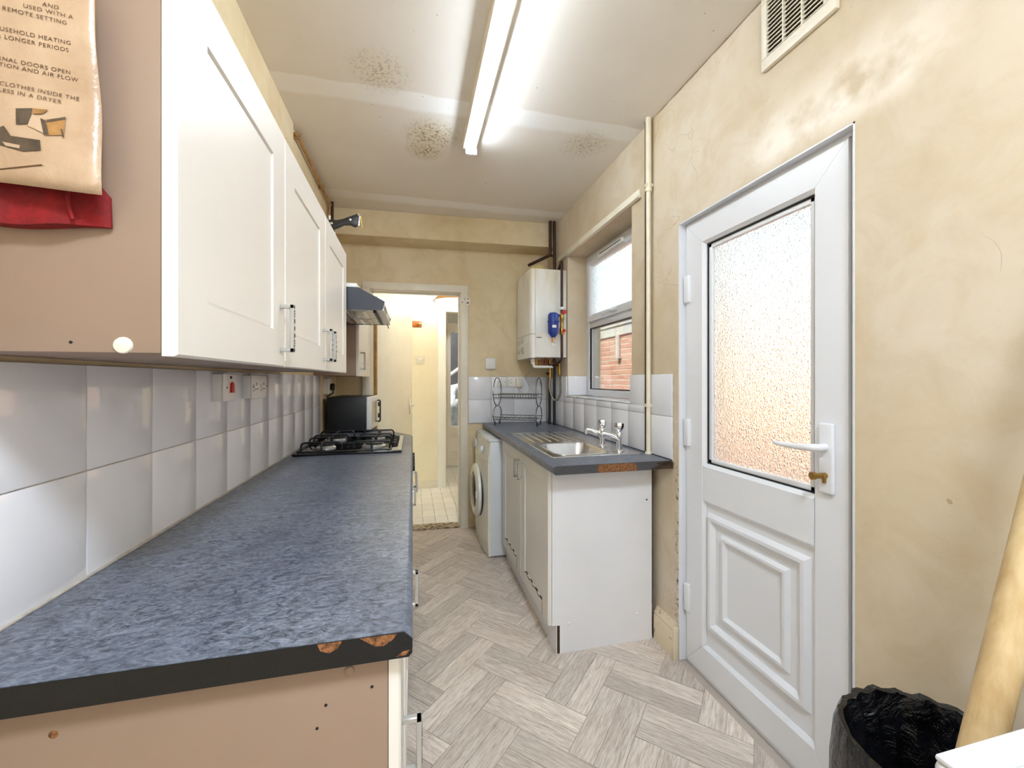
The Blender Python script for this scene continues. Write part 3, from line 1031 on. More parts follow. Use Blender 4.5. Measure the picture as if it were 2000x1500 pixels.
# ------------------------------------------------------------------ kitchen units
def shaker(name, mat, parent, O, A, N, w, h, t=.018, stile=.088, rec=.007, rail=None):
    """framed door: O lower corner on the back plane, A width direction, N outward normal"""
    O, A, N, Z = Vector(O), Vector(A), Vector(N), Vector((0, 0, 1))
    rail = rail or stile
    def P(a, n, z):
        return O + A * a + N * n + Z * z
    e = .003
    back = [P(0, 0, 0), P(w, 0, 0), P(w, 0, h), P(0, 0, h)]
    mid = [P(0, t - e, 0), P(w, t - e, 0), P(w, t - e, h), P(0, t - e, h)]
    out = [P(e, t, e), P(w - e, t, e), P(w - e, t, h - e), P(e, t, h - e)]
    inn = [P(stile, t, rail), P(w - stile, t, rail), P(w - stile, t, h - rail), P(stile, t, h - rail)]
    g = .0035
    rc = [P(stile + .001, t - rec, rail + .001), P(w - stile - .001, t - rec, rail + .001), P(w - stile - .001, t - rec, h - rail - .001), P(stile + .001, t - rec, h - rail - .001)]
    rc2 = [P(stile + g, t - rec, rail + g), P(w - stile - g, t - rec, rail + g), P(w - stile - g, t - rec, h - rail - g), P(stile + g, t - rec, h - rail - g)]
    pn = [P(stile + g + .003, t - rec + .0035, rail + g + .003), P(w - stile - g - .003, t - rec + .0035, rail + g + .003), P(w - stile - g - .003, t - rec + .0035, h - rail - g - .003), P(stile + g + .003, t - rec + .0035, h - rail - g - .003)]
    loops = [back, mid, out, inn, rc, rc2, pn]
    vs = [tuple(p) for l in loops for p in l]
    fs = [(0, 1, 2, 3)]
    for a in range(len(loops) - 1):
        for k in range(4):
            fs.append((a * 4 + k, a * 4 + (k + 1) % 4, (a + 1) * 4 + (k + 1) % 4, (a + 1) * 4 + k))
    q = (len(loops) - 1) * 4
    fs.append((q, q + 1, q + 2, q + 3))
    return MB().poly(vs, fs).build(name, mat, parent, smooth=False)


def d_handle(parent, c, N, length=.118, proud=.032, th=.010, wd=.011, A=(0, 1, 0)):
    """square D handle, vertical, with ridged ends; c = centre on the door face"""
    c, N, A = Vector(c), Vector(N), Vector(A)
    rot = Matrix((A.to_4d().xyz, N, (0, 0, 1))).transposed().to_4x4()
    mt = Matrix.Translation(c) @ rot
    m = MB()
    L = length / 2
    m.box(-wd / 2, wd / 2, 0, proud, L - th, L, .0015, 1, mt)
    m.box(-wd / 2, wd / 2, 0, proud, -L, -L + th, .0015, 1, mt)
    m.box(-wd / 2, wd / 2, proud - th, proud, -L, L, .0015, 1, mt)
    h = m.build('handle', 'handle_grey', parent)
    r = MB()
    for s in (-1, 1):
        for k in range(3):
            z = s * (L - .016 - k * .006)
            r.box(-wd * .32, wd * .32, proud - th * .3, proud + .0006, z - .0012, z + .0012, 0, 1, mt)
    for k in (-1, 0, 1):
        r.box(-wd * .32, wd * .32, proud - th * .35, proud + .0006, k * .018 - .005, k * .018 + .005, 0, 1, mt)
    # dark inlay belongs to the handle: same mesh, second material
    me = h.data
    bm = bmesh.new(); bm.from_mesh(me)
    n0 = len(bm.faces)
    off = wloc(parent)
    for v in r.bm.verts:
        v.co -= off
    tm = bpy.data.meshes.new('tmp'); r.bm.to_mesh(tm); r.bm.free()
    bm.from_mesh(tm); bpy.data.meshes.remove(tm)
    bm.faces.ensure_lookup_table()
    for f in bm.faces[n0:]:
        f.material_index = 1
    bm.to_mesh(me); bm.free()
    me.materials.append(M['slot_black'])
    return h


def screw_cap(parent, c, N, r=.009, mat='plastic_cream'):
    MB().lathe([(r, 0), (r * .9, .0025), (r * .5, .004), (0, .0042)], c, N, 16).build('screw_cap', mat, parent)


def build_wall_cabinets():
    XF = -.320
    zb, zt = 1.325, 1.909

    def carcass(root, y0, y1, xw=WL + .001, xf=XF - .019, z0=zb, z1=zt, mat='carcass'):
        t = .016
        MB().box(xw, xf, y0, y0 + t, z0, z1, .001).build('side_panel', mat, root)
        MB().box(xw, xf, y1 - t, y1, z0, z1, .001).build('side_panel', mat, root)
        MB().box(xw, xf, y0 + t, y1 - t, z0, z0 + t, .001).build('bottom_panel', mat, root)
        MB().box(xw, xf, y0 + t, y1 - t, z1 - t, z1, .001).build('top_panel', mat, root)
    c = thing('wall_cabinet', 'cream single-door wall cabinet with a notice hung on its side', 'cabinet', (-.47, .915, zb), group='wall cabinets over the long worktop')
    carcass(c, .665, 1.163)
    d = shaker('door', 'door_white', c, (XF - .018, .666, zb - .004), (0, 1, 0), (1, 0, 0), .497, zt - zb + .008)
    d_handle(d, (XF, 1.128, 1.417), (1, 0, 0))
    screw_cap(c, (-.382, .665, 1.335), (0, -1, 0), .0115)
    MB().lathe([(.002, 0), (.002, .0008), (0, .001)], (-.44, .665, 1.338), (0, -1, 0), 8).build('screw_hole', 'slot_black', c)
    c = thing('wall_cabinet', 'cream double-door wall cabinet next to the cooker hood', 'cabinet', (-.47, 1.67, zb), group='wall cabinets over the long worktop')
    carcass(c, 1.166, 2.172)
    d = shaker('door', 'door_white', c, (XF - .018, 1.168, zb - .004), (0, 1, 0), (1, 0, 0), .497, zt - zb + .008)
    d_handle(d, (XF, 1.628, 1.417), (1, 0, 0))
    d = shaker('door', 'door_white', c, (XF - .018, 1.668, zb - .004), (0, 1, 0), (1, 0, 0), .503, zt - zb + .008)
    d_handle(d, (XF, 1.708, 1.417), (1, 0, 0))
    # beyond the hood
    c = thing('wall_cabinet', 'narrow cream wall cabinet above the microwave beyond the hood', 'cabinet', (-.48, 3.18, 1.325), group='wall cabinets over the long worktop')
    carcass(c, 2.83, 3.53, xf=-.359, z0=1.315, z1=1.90)
    d = shaker('door', 'door_white', c, (-.358, 2.832, 1.312), (0, 1, 0), (1, 0, 0), .69, .59)
    d_handle(d, (-.340, 2.90, 1.415), (1, 0, 0))
    # light rail under the units
    MB()


def build_hood():
    h = thing('cooker_hood', 'visor cooker hood with dark sides and slatted silver underside', 'cooker hood', (-.37, 2.5, 1.64))
    prof = [(WL + .002, 1.652), (-.150, 1.652), (-.143, 1.690), (-.270, 1.752), (WL + .002, 1.752)]
    MB().prism(prof, 'y', 2.206, 2.794).build('canopy', 'alu', h)
    side = [(WL + .002, 1.640), (-.152, 1.646), (-.138, 1.690), (-.268, 1.757), (WL + .002, 1.757)]
    MB().prism(side, 'y', 2.198, 2.206).build('end_panel', 'navy', h)
    MB().prism(side, 'y', 2.794, 2.802).build('end_panel', 'navy', h)
    MB().box(WL + .002, -.275, 2.20, 2.80, 1.757, 1.778, .003).build('top_rail', 'plastic_white', h)
    MB().box(-.185, -.142, 2.206, 2.794, 1.645, 1.653, .002).build('front_strip', 'plastic_white', h)
    for k in range(2):
        y0 = 2.225 + k * .28
        f = MB().box(-.57, -.20, y0, y0 + .265, 1.645, 1.652, .001).build('grease_filter', 'alu', h)
        for j in range(7):
            MB().box(-.555 + j * .05, -.535 + j * .05, y0 + .02, y0 + .245, 1.641, 1.645).build('filter_bar', 'steel', f)
    MB().box(-.20, -.188, 2.25, 2.75, 1.639, 1.6455).build('filter_latch', 'black_plastic', h)
    MB().tube([(-.160, 2.74, 1.645), (-.150, 2.765, 1.622)], .003, 6).build('switch_lever', 'black_plastic', h)
    MB().box(-.1475, -.1425, 2.30, 2.42, 1.66, 1.68).build('control_strip', 'black_plastic', h)


def build_left_base():
    # worktop with angled far corner
    ZT, ZB = .912, .873
    w = thing('worktop', 'long dark slate-effect worktop with angled far corner and chipped end', 'worktop', (-.3, 1.9, ZB))
    poly = [(WL + .013, .634), (0, .634), (0, 2.87), (-.40, 3.515), (-.40, 3.60), (WL + .013, 3.61)]
    poly[4] = (-.40, yb(-.40) - .002)
    poly[5] = (WL + .013, yb(-.6) - .002)

    def t(a, b):
        return abs(a.z - b.z) < 1e-6 and a.x > -.001 and b.x > -.001
    MB().prism(poly, 'z', ZB, ZT, (.013, t), 4).build('slab', 'worktop', w)
    MB().prism([(WL + .013, ZB + .0005), (-.006, ZB + .0005), (-.0005, ZB + .006), (-.0005, ZT - .012), (-.012, ZT - .0008), (WL + .013, ZT - .0008)], 'y', .6322, .634).build('end_strip', 'edge_black', w)
    # chips baring the board
    for pts in ([(-.075, .9111), (-.066, .905), (-.054, .8965), (-.042, .8955), (-.030, .902), (-.022, .9106)],
                [(-.132, .9111), (-.128, .901), (-.116, .8965), (-.105, .901), (-.099, .9111)],
                [(-.024, .8765), (-.010, .8775), (-.004, .884), (-.014, .883)]):
        MB().prism(pts, 'y', .6316, .6323).build('chip', 'chipboard', w)
    MB().box(WL + .011, WL + .017, .64, 3.55, ZT - .001, ZT + .004, .002).build('sealant', 'grout', w)
    # base units
    XF, XC = -.018, -.037
    spec = [(.655, 1.155, 'cream base cabinet at the near end of the long worktop', 'first'),
            (1.157, 1.657, 'cream base cabinet between the near end unit and oven side unit', 'second'),
            (1.659, 2.19, 'cream base cabinet beside the built-in oven', 'third'),
            (2.80, 3.20, 'cream base cabinet under the angled worktop corner past the oven', 'end')]
    for y0, y1, lab, _ in spec:
        c = thing('base_cabinet', lab, 'cabinet', (-.32, (y0 + y1) / 2, 0), group='base cabinets under the long worktop')
        xe = XC
        if y0 > 2.5:
            body = [(WL + .02, y0), (XC - .005, y0), (XC - .005, 2.86), (-.26, y1), (WL + .02, y1)]
            MB().prism(body, 'z', .12, ZB - .001).build('body', 'carcass', c)
            MB().prism([(p[0] - .05, p[1]) if p[0] > -.5 else p for p in body], 'z', 0.0, .12).build('plinth', 'carcass', c)
            continue
        MB().box(WL + .02, XC, y0, y0 + .018, 0.0, ZB - .001, .001).build('side_panel', 'carcass', c)
        MB().box(WL + .02, XC, y1 - .018, y1, 0.12, ZB - .001, .001).build('side_panel', 'carcass', c)
        MB().box(WL + .02, XC, y0 + .018, y1 - .018, .12, .138).box(WL + .02, WL + .03, y0 + .018, y1 - .018, .138, ZB - .001).build('inner_panels', 'carcass', c)
        MB().box(XC - .06, XC - .044, y0 + .018, y1, 0.0, .12).build('plinth', 'carcass', c)
        d = shaker('door', 'door_white', c, (XF - .018, y0 + .002, .125), (0, 1, 0), (1, 0, 0), y1 - y0 - .004, .742)
        hy = y0 + .095 if y0 < .7 else (y0 + .03 if y0 < 1.2 else y1 - .05)
        d_handle(d, (XF, hy, .640 if y0 < .7 else .70), (1, 0, 0), .100, .034)
        if y0 < .7:
            screw_cap(c, (-.092, y0, .852), (0, -1, 0), .007, 'carcass')
            for p in ((-.125, .806), (-.137, .774), (-.06, .822)):
                MB().lathe([(.0022, 0), (.0022, .0008), (0, .001)], (p[0], y0, p[1]), (0, -1, 0), 8).build('screw_hole', 'slot_black', c)
            MB().lathe([(.0055, 0), (.004, .0006), (0, .0008)], (-.452, y0, .829), (0, -1, 0), 9).build('rust_spot', 'chipboard', c)
    # built-in oven below the hob
    o = thing('built_in_oven', 'white built-in oven under the gas hob', 'oven', (-.3, 2.495, .1))
    MB().box(WL + .03, -.038, 2.195, 2.795, .10, ZB - .002).build('body', 'white_enamel', o)
    MB().box(-.038, -.016, 2.197, 2.793, .745, ZB - .004, .003).build('control_panel', 'white_enamel', o)
    dr = MB().box(-.038, -.012, 2.197, 2.793, .12, .735, .004).build('oven_door', 'white_enamel', o)
    MB().box(-.012, -.0105, 2.26, 2.73, .25, .62).build('oven_glass', 'black_gloss', dr)
    MB().tube(rounded([(-.012, 2.26, .69), (.022, 2.26, .69), (.022, 2.73, .69), (-.012, 2.73, .69)], .012), .007, 8).build('door_handle', 'alu', dr)
    for k in range(5):
        y = 2.28 + k * .10
        MB().lathe([(.018, 0), (.018, .012), (.014, .028), (0, .028)], (-.016, y, .81), (1, 0, 0), 14).build('knob', 'black_plastic', o)
    MB().box(WL + .1, -.10, 2.2, 2.79, 0, .10).build('plinth', 'carcass', o)


def build_hob():
    h = thing('gas_hob', 'black four-burner gas hob set into the long worktop', 'hob', (-.315, 2.49, .912))
    Z = .9125
    MB().box(-.575, -.055, 2.195, 2.785, Z, Z + .012, .004).build('tray', 'black_gloss', h)
    MB().box(-.078, -.057, 2.22, 2.76, Z + .0122, Z + .014).build('reflection_strip', 'alu', h)  # metal strip laid on for the white reflection along the tray edge
    spots = [(-.445, 2.345, .048), (-.205, 2.345, .062), (-.445, 2.635, .062), (-.205, 2.635, .040)]
    for x, y, r in spots:
        b = MB().lathe([(r, 0), (r, .009), (r * .86, .013), (r * .86, .017), (0, .017)], (x, y, Z + .012), (0, 0, 1), 24).build('burner', 'alu', h)
        MB().lathe([(r * .72, 0), (r * .72, .006), (r * .5, .009), (0, .009)], (x, y, Z + .029), (0, 0, 1), 20).build('burner_cap', 'black_iron', b)
    for k in range(4):
        MB().lathe([(.017, 0), (.016, .016), (.012, .020), (0, .020)], (-.096, 2.36 + k * .085, Z + .012), (0, 0, 1), 14).build('knob', 'black_plastic', h)
    # wire pan supports
    zt = Z + .056
    zb = Z + .0145
    for (ya, yc) in ((2.225, 2.475), (2.505, 2.765)):
        s = MB()
        r = .005
        ym = (ya + yc) / 2
        for y in (ya + .035, yc - .035):
            s.tube(rounded([(-.548, y, zb), (-.548, y, zt), (-.355, y, zt), (-.355, y, zb + .006)], .022), r, 8)
            s.tube(rounded([(-.300, y, zb + .006), (-.300, y, zt), (-.118, y, zt), (-.118, y, zb)], .022), r, 8)
        for x in (-.445, -.205):
            s.tube(rounded([(x, ya, zb), (x, ya, zt), (x, ym - .03, zt)], .018), r, 8)
            s.tube(rounded([(x, yc, zb), (x, yc, zt), (x, ym + .03, zt)], .018), r, 8)
        s.tube([(-.556, ya, zb), (-.108, ya, zb), (-.108, yc, zb), (-.556, yc, zb)], r, 8, closed=True)
        s.build('pan_support', 'black_iron', h)


def build_microwave():
    a = math.atan2(.032, .44)
    m = thing('microwave', 'black microwave oven at the far end of the long worktop', 'microwave', (-.302, 3.075, .9135), -a)
    # local: x from -.29 (back) to 0 (front face), y 0 .. .44
    MB().box(-.285, -.018, 0, .44, .012, .252, .004).build('body', 'black_soot', m, local=True)
    MB().box(-.018, 0, 0, .44, .012, .252, .004).build('front_panel', 'plastic_white', m, local=True)
    d = MB().box(0, .012, .004, .325, .018, .247, .004).build('door', 'plastic_white', m, local=True)
    MB().box(.012, .0135, .035, .265, .05, .215).build('door_window', 'steel', d, local=True)
    MB().tube(rounded([(.010, .30, .05), (.032, .30, .05), (.032, .30, .215), (.010, .30, .215)], .01), .006, 8).build('door_handle', 'black_plastic', d, local=True)
    for z in (.18, .09):
        MB().lathe([(.02, 0), (.018, .016), (0, .016)], (0, .385, z), (1, 0, 0), 14).build('dial', 'black_plastic', m, local=True)
    v = MB()
    for k in range(4):
        for j in range(3):
            v.box(-.22 + k * .045, -.19 + k * .045, -.0008, .0005, .07 + j * .012, .076 + j * .012)
    v.build('side_vents', 'slot_black', m, local=True)
    for x in (-.26, -.04):
        for y in (.03, .41):
            MB().lathe([(.012, 0), (.014, .013), (0, .013)], (x, y, 0), (0, 0, 1), 10).build('foot', 'black_plastic', m, local=True)


def plate(name, label, cat, c, w, h, mat='plastic_white', depth=.036, group=None):
    """box-mounted wiring plate on the left wall (normal +X); c on tile face"""
    t = thing(name, label, cat, c, group=group)
    x, y, z = c
    MB().box(x, x + depth - .008, y - w / 2 + .002, y + w / 2 - .002, z - h / 2 + .002, z + h / 2 - .002, .002).build('back_box', mat, t)
    MB().box(x + depth - .008, x + depth, y - w / 2, y + w / 2, z - h / 2, z + h / 2, .004, 3).build('face_plate', mat, t)
    return t, x + depth


def build_left_wall_fittings():
    xt = WL + .012
    t, xf = plate('cooker_switch', 'white cooker switch with red rocker on the tiled wall', 'switch', (xt, 1.488, 1.264), .088, .088)
    MB().prism([(1.482, 1.247), (1.502, 1.247), (1.500, 1.272), (1.494, 1.281), (1.486, 1.277)], 'x', xf, xf + .007).build('rocker', 'red', t)
    MB().box(xf, xf + .0015, 1.484, 1.496, 1.292, 1.300).build('indicator', 'brown_stain', t)
    for y in (1.462, 1.514):
        MB().lathe([(.003, 0), (.003, .001), (0, .001)], (xf, y, 1.264), (1, 0, 0), 8).build('screw', 'slot_black', t)
    t, xf = plate('double_socket', 'white double switched socket on the tiled wall', 'socket', (xt, 1.748, 1.262), .148, .088)
    for s in (-1, 1):
        yc = 1.748 + s * .037
        MB().box(xf, xf + .004, yc - .030, yc - .018, 1.256, 1.274, .001).build('rocker', 'plastic_white', t)
        mb = MB()
        mb.box(xf, xf + .0008, yc + .002, yc + .006, 1.268, 1.278).box(xf, xf + .0008, yc - .009, yc - .002, 1.252, 1.256).box(xf, xf + .0008, yc + .010, yc + .017, 1.252, 1.256)
        mb.build('pin_slots', 'slot_black', t)
        MB().box(xf, xf + .0006, yc - .029, yc - .019, 1.247, 1.250).build('marking', 'slot_black', t)
    for y in (1.748 - .069, 1.748 + .069):
        MB().lathe([(.0028, 0), (.0028, .001), (0, .001)], (xf, y, 1.264), (1, 0, 0), 8).build('screw', 'slot_black', t)
    t, xf = plate('single_socket', 'white single socket above the microwave by the corner', 'socket', (WL, 3.20, 1.243), .135, .115)
    p = thing('power_plug', 'black plug and flex from the microwave in the corner socket', 'plug', (xf, 3.20, 1.235))
    MB().box(xf + .0008, xf + .026, 3.18, 3.225, 1.212, 1.262, .008, 3).build('plug_body', 'cord_black', p)
    MB().tube(bez([(xf + .014, 3.205, 1.214), (xf + .016, 3.21, 1.195), (xf + .004, 3.205, 1.185), (xf - .010, 3.20, 1.175), (WL + .008, 3.20, 1.168)], 8), .0042, 8).build('flex', 'cord_black', p)
    # pipes
    tag(MB().tube(rounded([(WL + .022, 2.36, 2.585), (WL + .022, 3.27, 2.585)], .02), .011, 10).box(WL, WL + .034, 2.38, 2.395, 2.57, 2.60).box(WL, WL + .034, 2.98, 2.995, 2.57, 2.60).build('heating_pipe', 'pipe_tan'),
        'tan painted pipe running along the wall under the ceiling', 'pipe')
    tag(MB().tube([(WL + .028, 3.30, 1.92), (WL + .028, 3.30, CE)], .012, 10).build('riser_pipe', 'copper_dark'), 'dark brown riser pipe in the corner above the wall cabinets', 'pipe')
    tag(MB().tube([(WL + .020, 3.24, 1.92), (WL + .020, 3.24, 2.574)], .010, 10).build('riser_pipe', 'pipe_tan'), 'tan painted riser pipe next to the dark corner riser', 'pipe')
    # black hand tool on top of the cabinets
    k = thing('hand_tool', 'black riveted grip of a hand tool lying on the wall cabinets', 'tool', (-.36, 2.09, 1.91))
    Y = 2.09
    prof = [(-.392, 2.038), (-.374, 2.047), (-.352, 2.044), (-.325, 2.052), (-.258, 2.083), (-.249, 2.070), (-.252, 2.034), (-.268, 2.022), (-.290, 2.031), (-.318, 2.028), (-.345, 2.011), (-.372, 1.999), (-.386, 2.004)]
    MB().prism(prof, 'y', Y - .014, Y + .014, (.004, lambda a, b: abs(a.y - b.y) < 1e-6), 2).build('grip', 'black_plastic', k)
    for p in ((-.372, 2.026), (-.288, 2.050)):
        MB().lathe([(.006, 0), (.006, .002), (.003, .004), (0, .0042)], (p[0], Y - .014, p[1]), (0, -1, 0), 12).build('rivet', 'chrome', k)
    MB().box(-.256, -.246, Y - .012, Y + .012, 2.026, 2.086, .002).build('end_cap', 'chrome', k)
    MB().tube([(-.246, Y, 2.076), (-.236, Y, 2.022)], .0025, 6).build('wire_loop', 'brass', k)
    MB().box(-.386, -.378, Y - .004, Y + .004, 2.040, 2.066, .001).build('peg', 'plastic_white', k)
    MB().prism([(-.412, 2.016), (-.404, 2.022), (-.372, 1.965), (-.346, 1.914), (-.346, 1.9095), (-.362, 1.9095), (-.388, 1.965)], 'y', Y - .010, Y + .010).build('lower_jaw', 'black_plastic', k)
    MB().prism([(-.385, 2.002), (-.370, 1.998), (-.352, 1.9095), (-.340, 1.9095), (-.362, 2.004)], 'y', Y + .010, Y + .016).build('blade', 'chrome', k)


def build_notice():
    YP = .663
    # red fabric pouch behind
    p = thing('fire_blanket_pouch', 'red fabric pouch showing below the hung notice', 'pouch', (-.49, YP, 1.49))
    n, m_ = 22, 8
    vs, fs = [], []
    for i in range(n + 1):
        for j in range(m_ + 1):
            u, v = i / n, j / m_
            x = -.605 + (.213 if v < .12 else .213 - min(.055, (v - .12) * .25)) * u
            z = 1.487 + .33 * v + .004 * math.sin(u * 7 + 1) * (1 - v)
            bulge = math.sin(math.pi * min(1, max(0, u))) ** .5
            y = YP - .004 - .016 * bulge * (1 - .3 * v) - .0025 * math.sin(u * 19)
            vs.append((x, y, z))
    for i in range(n):
        for j in range(m_):
            a = i * (m_ + 1) + j
            fs.append((a, a + m_ + 1, a + m_ + 2, a + 1))
    # back
    b0 = len(vs)
    for i in range(n + 1):
        for j in range(m_ + 1):
            x, y, z = vs[i * (m_ + 1) + j]
            vs.append((x, YP - .001, z))
    for i in range(n):
        for j in range(m_):
            a = b0 + i * (m_ + 1) + j
            fs.append((a, a + 1, a + m_ + 2, a + m_ + 1))
    for i in range(n):
        a, b = i * (m_ + 1), (i + 1) * (m_ + 1)
        fs.append((a, a + b0, b + b0, b)); fs.append((a + m_, b + m_, b + m_ + b0, a + m_ + b0))
    for j in range(m_):
        fs.append((j, j + 1, j + 1 + b0, j + b0))
        q = n * (m_ + 1) + j
        fs.append((q, q + b0, q + 1 + b0, q + 1))
    MB().poly(vs, fs).build('pouch', 'red_cloth', p)
    MB().tube(bez([(-.426, YP - .020, 1.545), (-.428, YP - .021, 1.52), (-.424, YP - .019, 1.494)], 6), .0022, 6).build('seam', 'red_cloth', p)
    # the notice
    t = thing('notice', 'creased printed notice in a clear sleeve hung on the near cabinet', 'notice', (-.49, YP - .034, 1.54))
    n, m_ = 16, 18

    def surf(u, v):
        xr = -.3815 - .013 * v
        x = -.605 + (xr + .605) * u
        z = 1.5285 + .30 * v - .004 * u + .003 * math.sin(u * 5)
        y = YP - .034 + .0035 * math.sin(u * 6.3 + v * 3) + .0025 * math.sin(v * 11 + u * 4) - .002 * u
        return x, y, z
    vs = [surf(i / n, j / m_) for i in range(n + 1) for j in range(m_ + 1)]
    fs = []
    for i in range(n):
        for j in range(m_):
            a = i * (m_ + 1) + j
            fs.append((a, a + m_ + 1, a + m_ + 2, a + 1))
    sh = MB().poly(vs, fs).build('sheet', 'paper', t)
    md = sh.modifiers.new('thick', 'SOLIDIFY'); md.thickness = .0009; md.offset = 0

    def onpaper(x, z, lift=.0012):
        v = (z - 1.5285) / .30
        u = (x + .605) / (.2235 - .013 * v)
        return surf(u, v)[1] - lift

    def patch(name, mat, pts, lift=.0012):
        """flat print that follows the sheet: polygon resampled as a fan strip"""
        vs = [(x, onpaper(x, z, lift), z) for x, z in pts]
        mb = MB()
        c = (sum(p[0] for p in pts) / len(pts), sum(p[1] for p in pts) / len(pts))
        vs.append((c[0], onpaper(c[0], c[1], lift), c[1]))
        k = len(pts)
        mb.poly(vs, [(i, (i + 1) % k, k) for i in range(k)])
        return mb.build(name, mat, t)
    # picture coordinates: photo pixel -> sheet
    PX = .543 / 800

    def px(u, v):
        r = (u - 1000) / 800
        s, c = .23567, .97183
        k = (YP - .035) / (c - r * s)
        return (k * (s + r * c), 1.288 + k * (742 - v) / 800)
    patch('printed_photo', 'ink_dark', [px(40, 218), px(70, 216), px(70, 248), px(42, 250)])
    patch('printed_photo', 'ink_tan', [px(70, 216), px(98, 217), px(90, 226), px(70, 228)])
    patch('printed_photo', 'ink_tan', [px(88, 240), px(130, 230), px(131, 268), px(97, 270)])
    patch('printed_photo', 'ink_dark', [px(86, 236), px(96, 240), px(104, 268), px(95, 270)], .0015)
    patch('printed_photo', 'ink_dark', [px(98, 239), px(131, 230), px(131, 235), px(98, 244)], .0016)
    patch('printed_photo', 'ink_pale', [px(71, 228), px(90, 238), px(94, 266), px(64, 252)], .0014)
    patch('printed_photo', 'ink_dark', [px(-12, 262), px(18, 252), px(22, 270), px(88, 280), px(90, 300), px(55, 302), px(-12, 282)])
    patch('printed_photo', 'ink_pale', [px(14, 282), px(50, 290), px(48, 296), px(20, 290)], .0015)
    patch('printed_photo', 'ink_dark', [px(124, 256), px(127, 256), px(132, 272), px(129, 273)], .0015)
    patch('printed_rule', 'ink', [px(-12, 331), px(40, 329), px(90, 326), px(93, 329), px(40, 332), px(-12, 333)])
    lines = [('AND', 116, 15), ('USED WITH A', 143, 33), ('REMOTE SETTING', 132, 45),
             ('OF THE HOUSEHOLD HEATING', 139, 84), ('FOR LONGER PERIODS', 134, 97),
             ('KEEP INTERNAL DOORS OPEN', 136, 139), ('VENTILATION AND AIR FLOW', 150, 153),
             ('WET CLOTHES INSIDE THE', 152, 190), ('UNLESS IN A DRYER', 120, 198)]
    for s, uend, v in lines:
        fc = bpy.data.curves.new('txt', 'FONT')
        fc.body = s
        fc.size = .0070
        fc.space_character = 1.12
        fc.align_x = 'RIGHT'
        fo = bpy.data.objects.new('txt', fc)
        COL.objects.link(fo)
        bpy.context.view_layer.update()
        me = bpy.data.meshes.new_from_object(fo.evaluated_get(bpy.context.evaluated_depsgraph_get()))
        bpy.data.objects.remove(fo); bpy.data.curves.remove(fc)
        x1, z1 = px(uend, v)
        bm = bmesh.new(); bm.from_mesh(me)
        ca, sa = math.cos(-.045), math.sin(-.045)
        off = wloc(t)
        for vt in bm.verts:
            x, z = x1 + vt.co.x * ca - vt.co.y * sa, z1 + vt.co.x * sa + vt.co.y * ca - .003
            vt.co = Vector((x, onpaper(x, z, .0011), z)) - off
        bm.to_mesh(me); bm.free()
        me.name = 'printed_line'
        me.materials.clear()
        link('printed_line', me, 'ink', t, smooth=False)


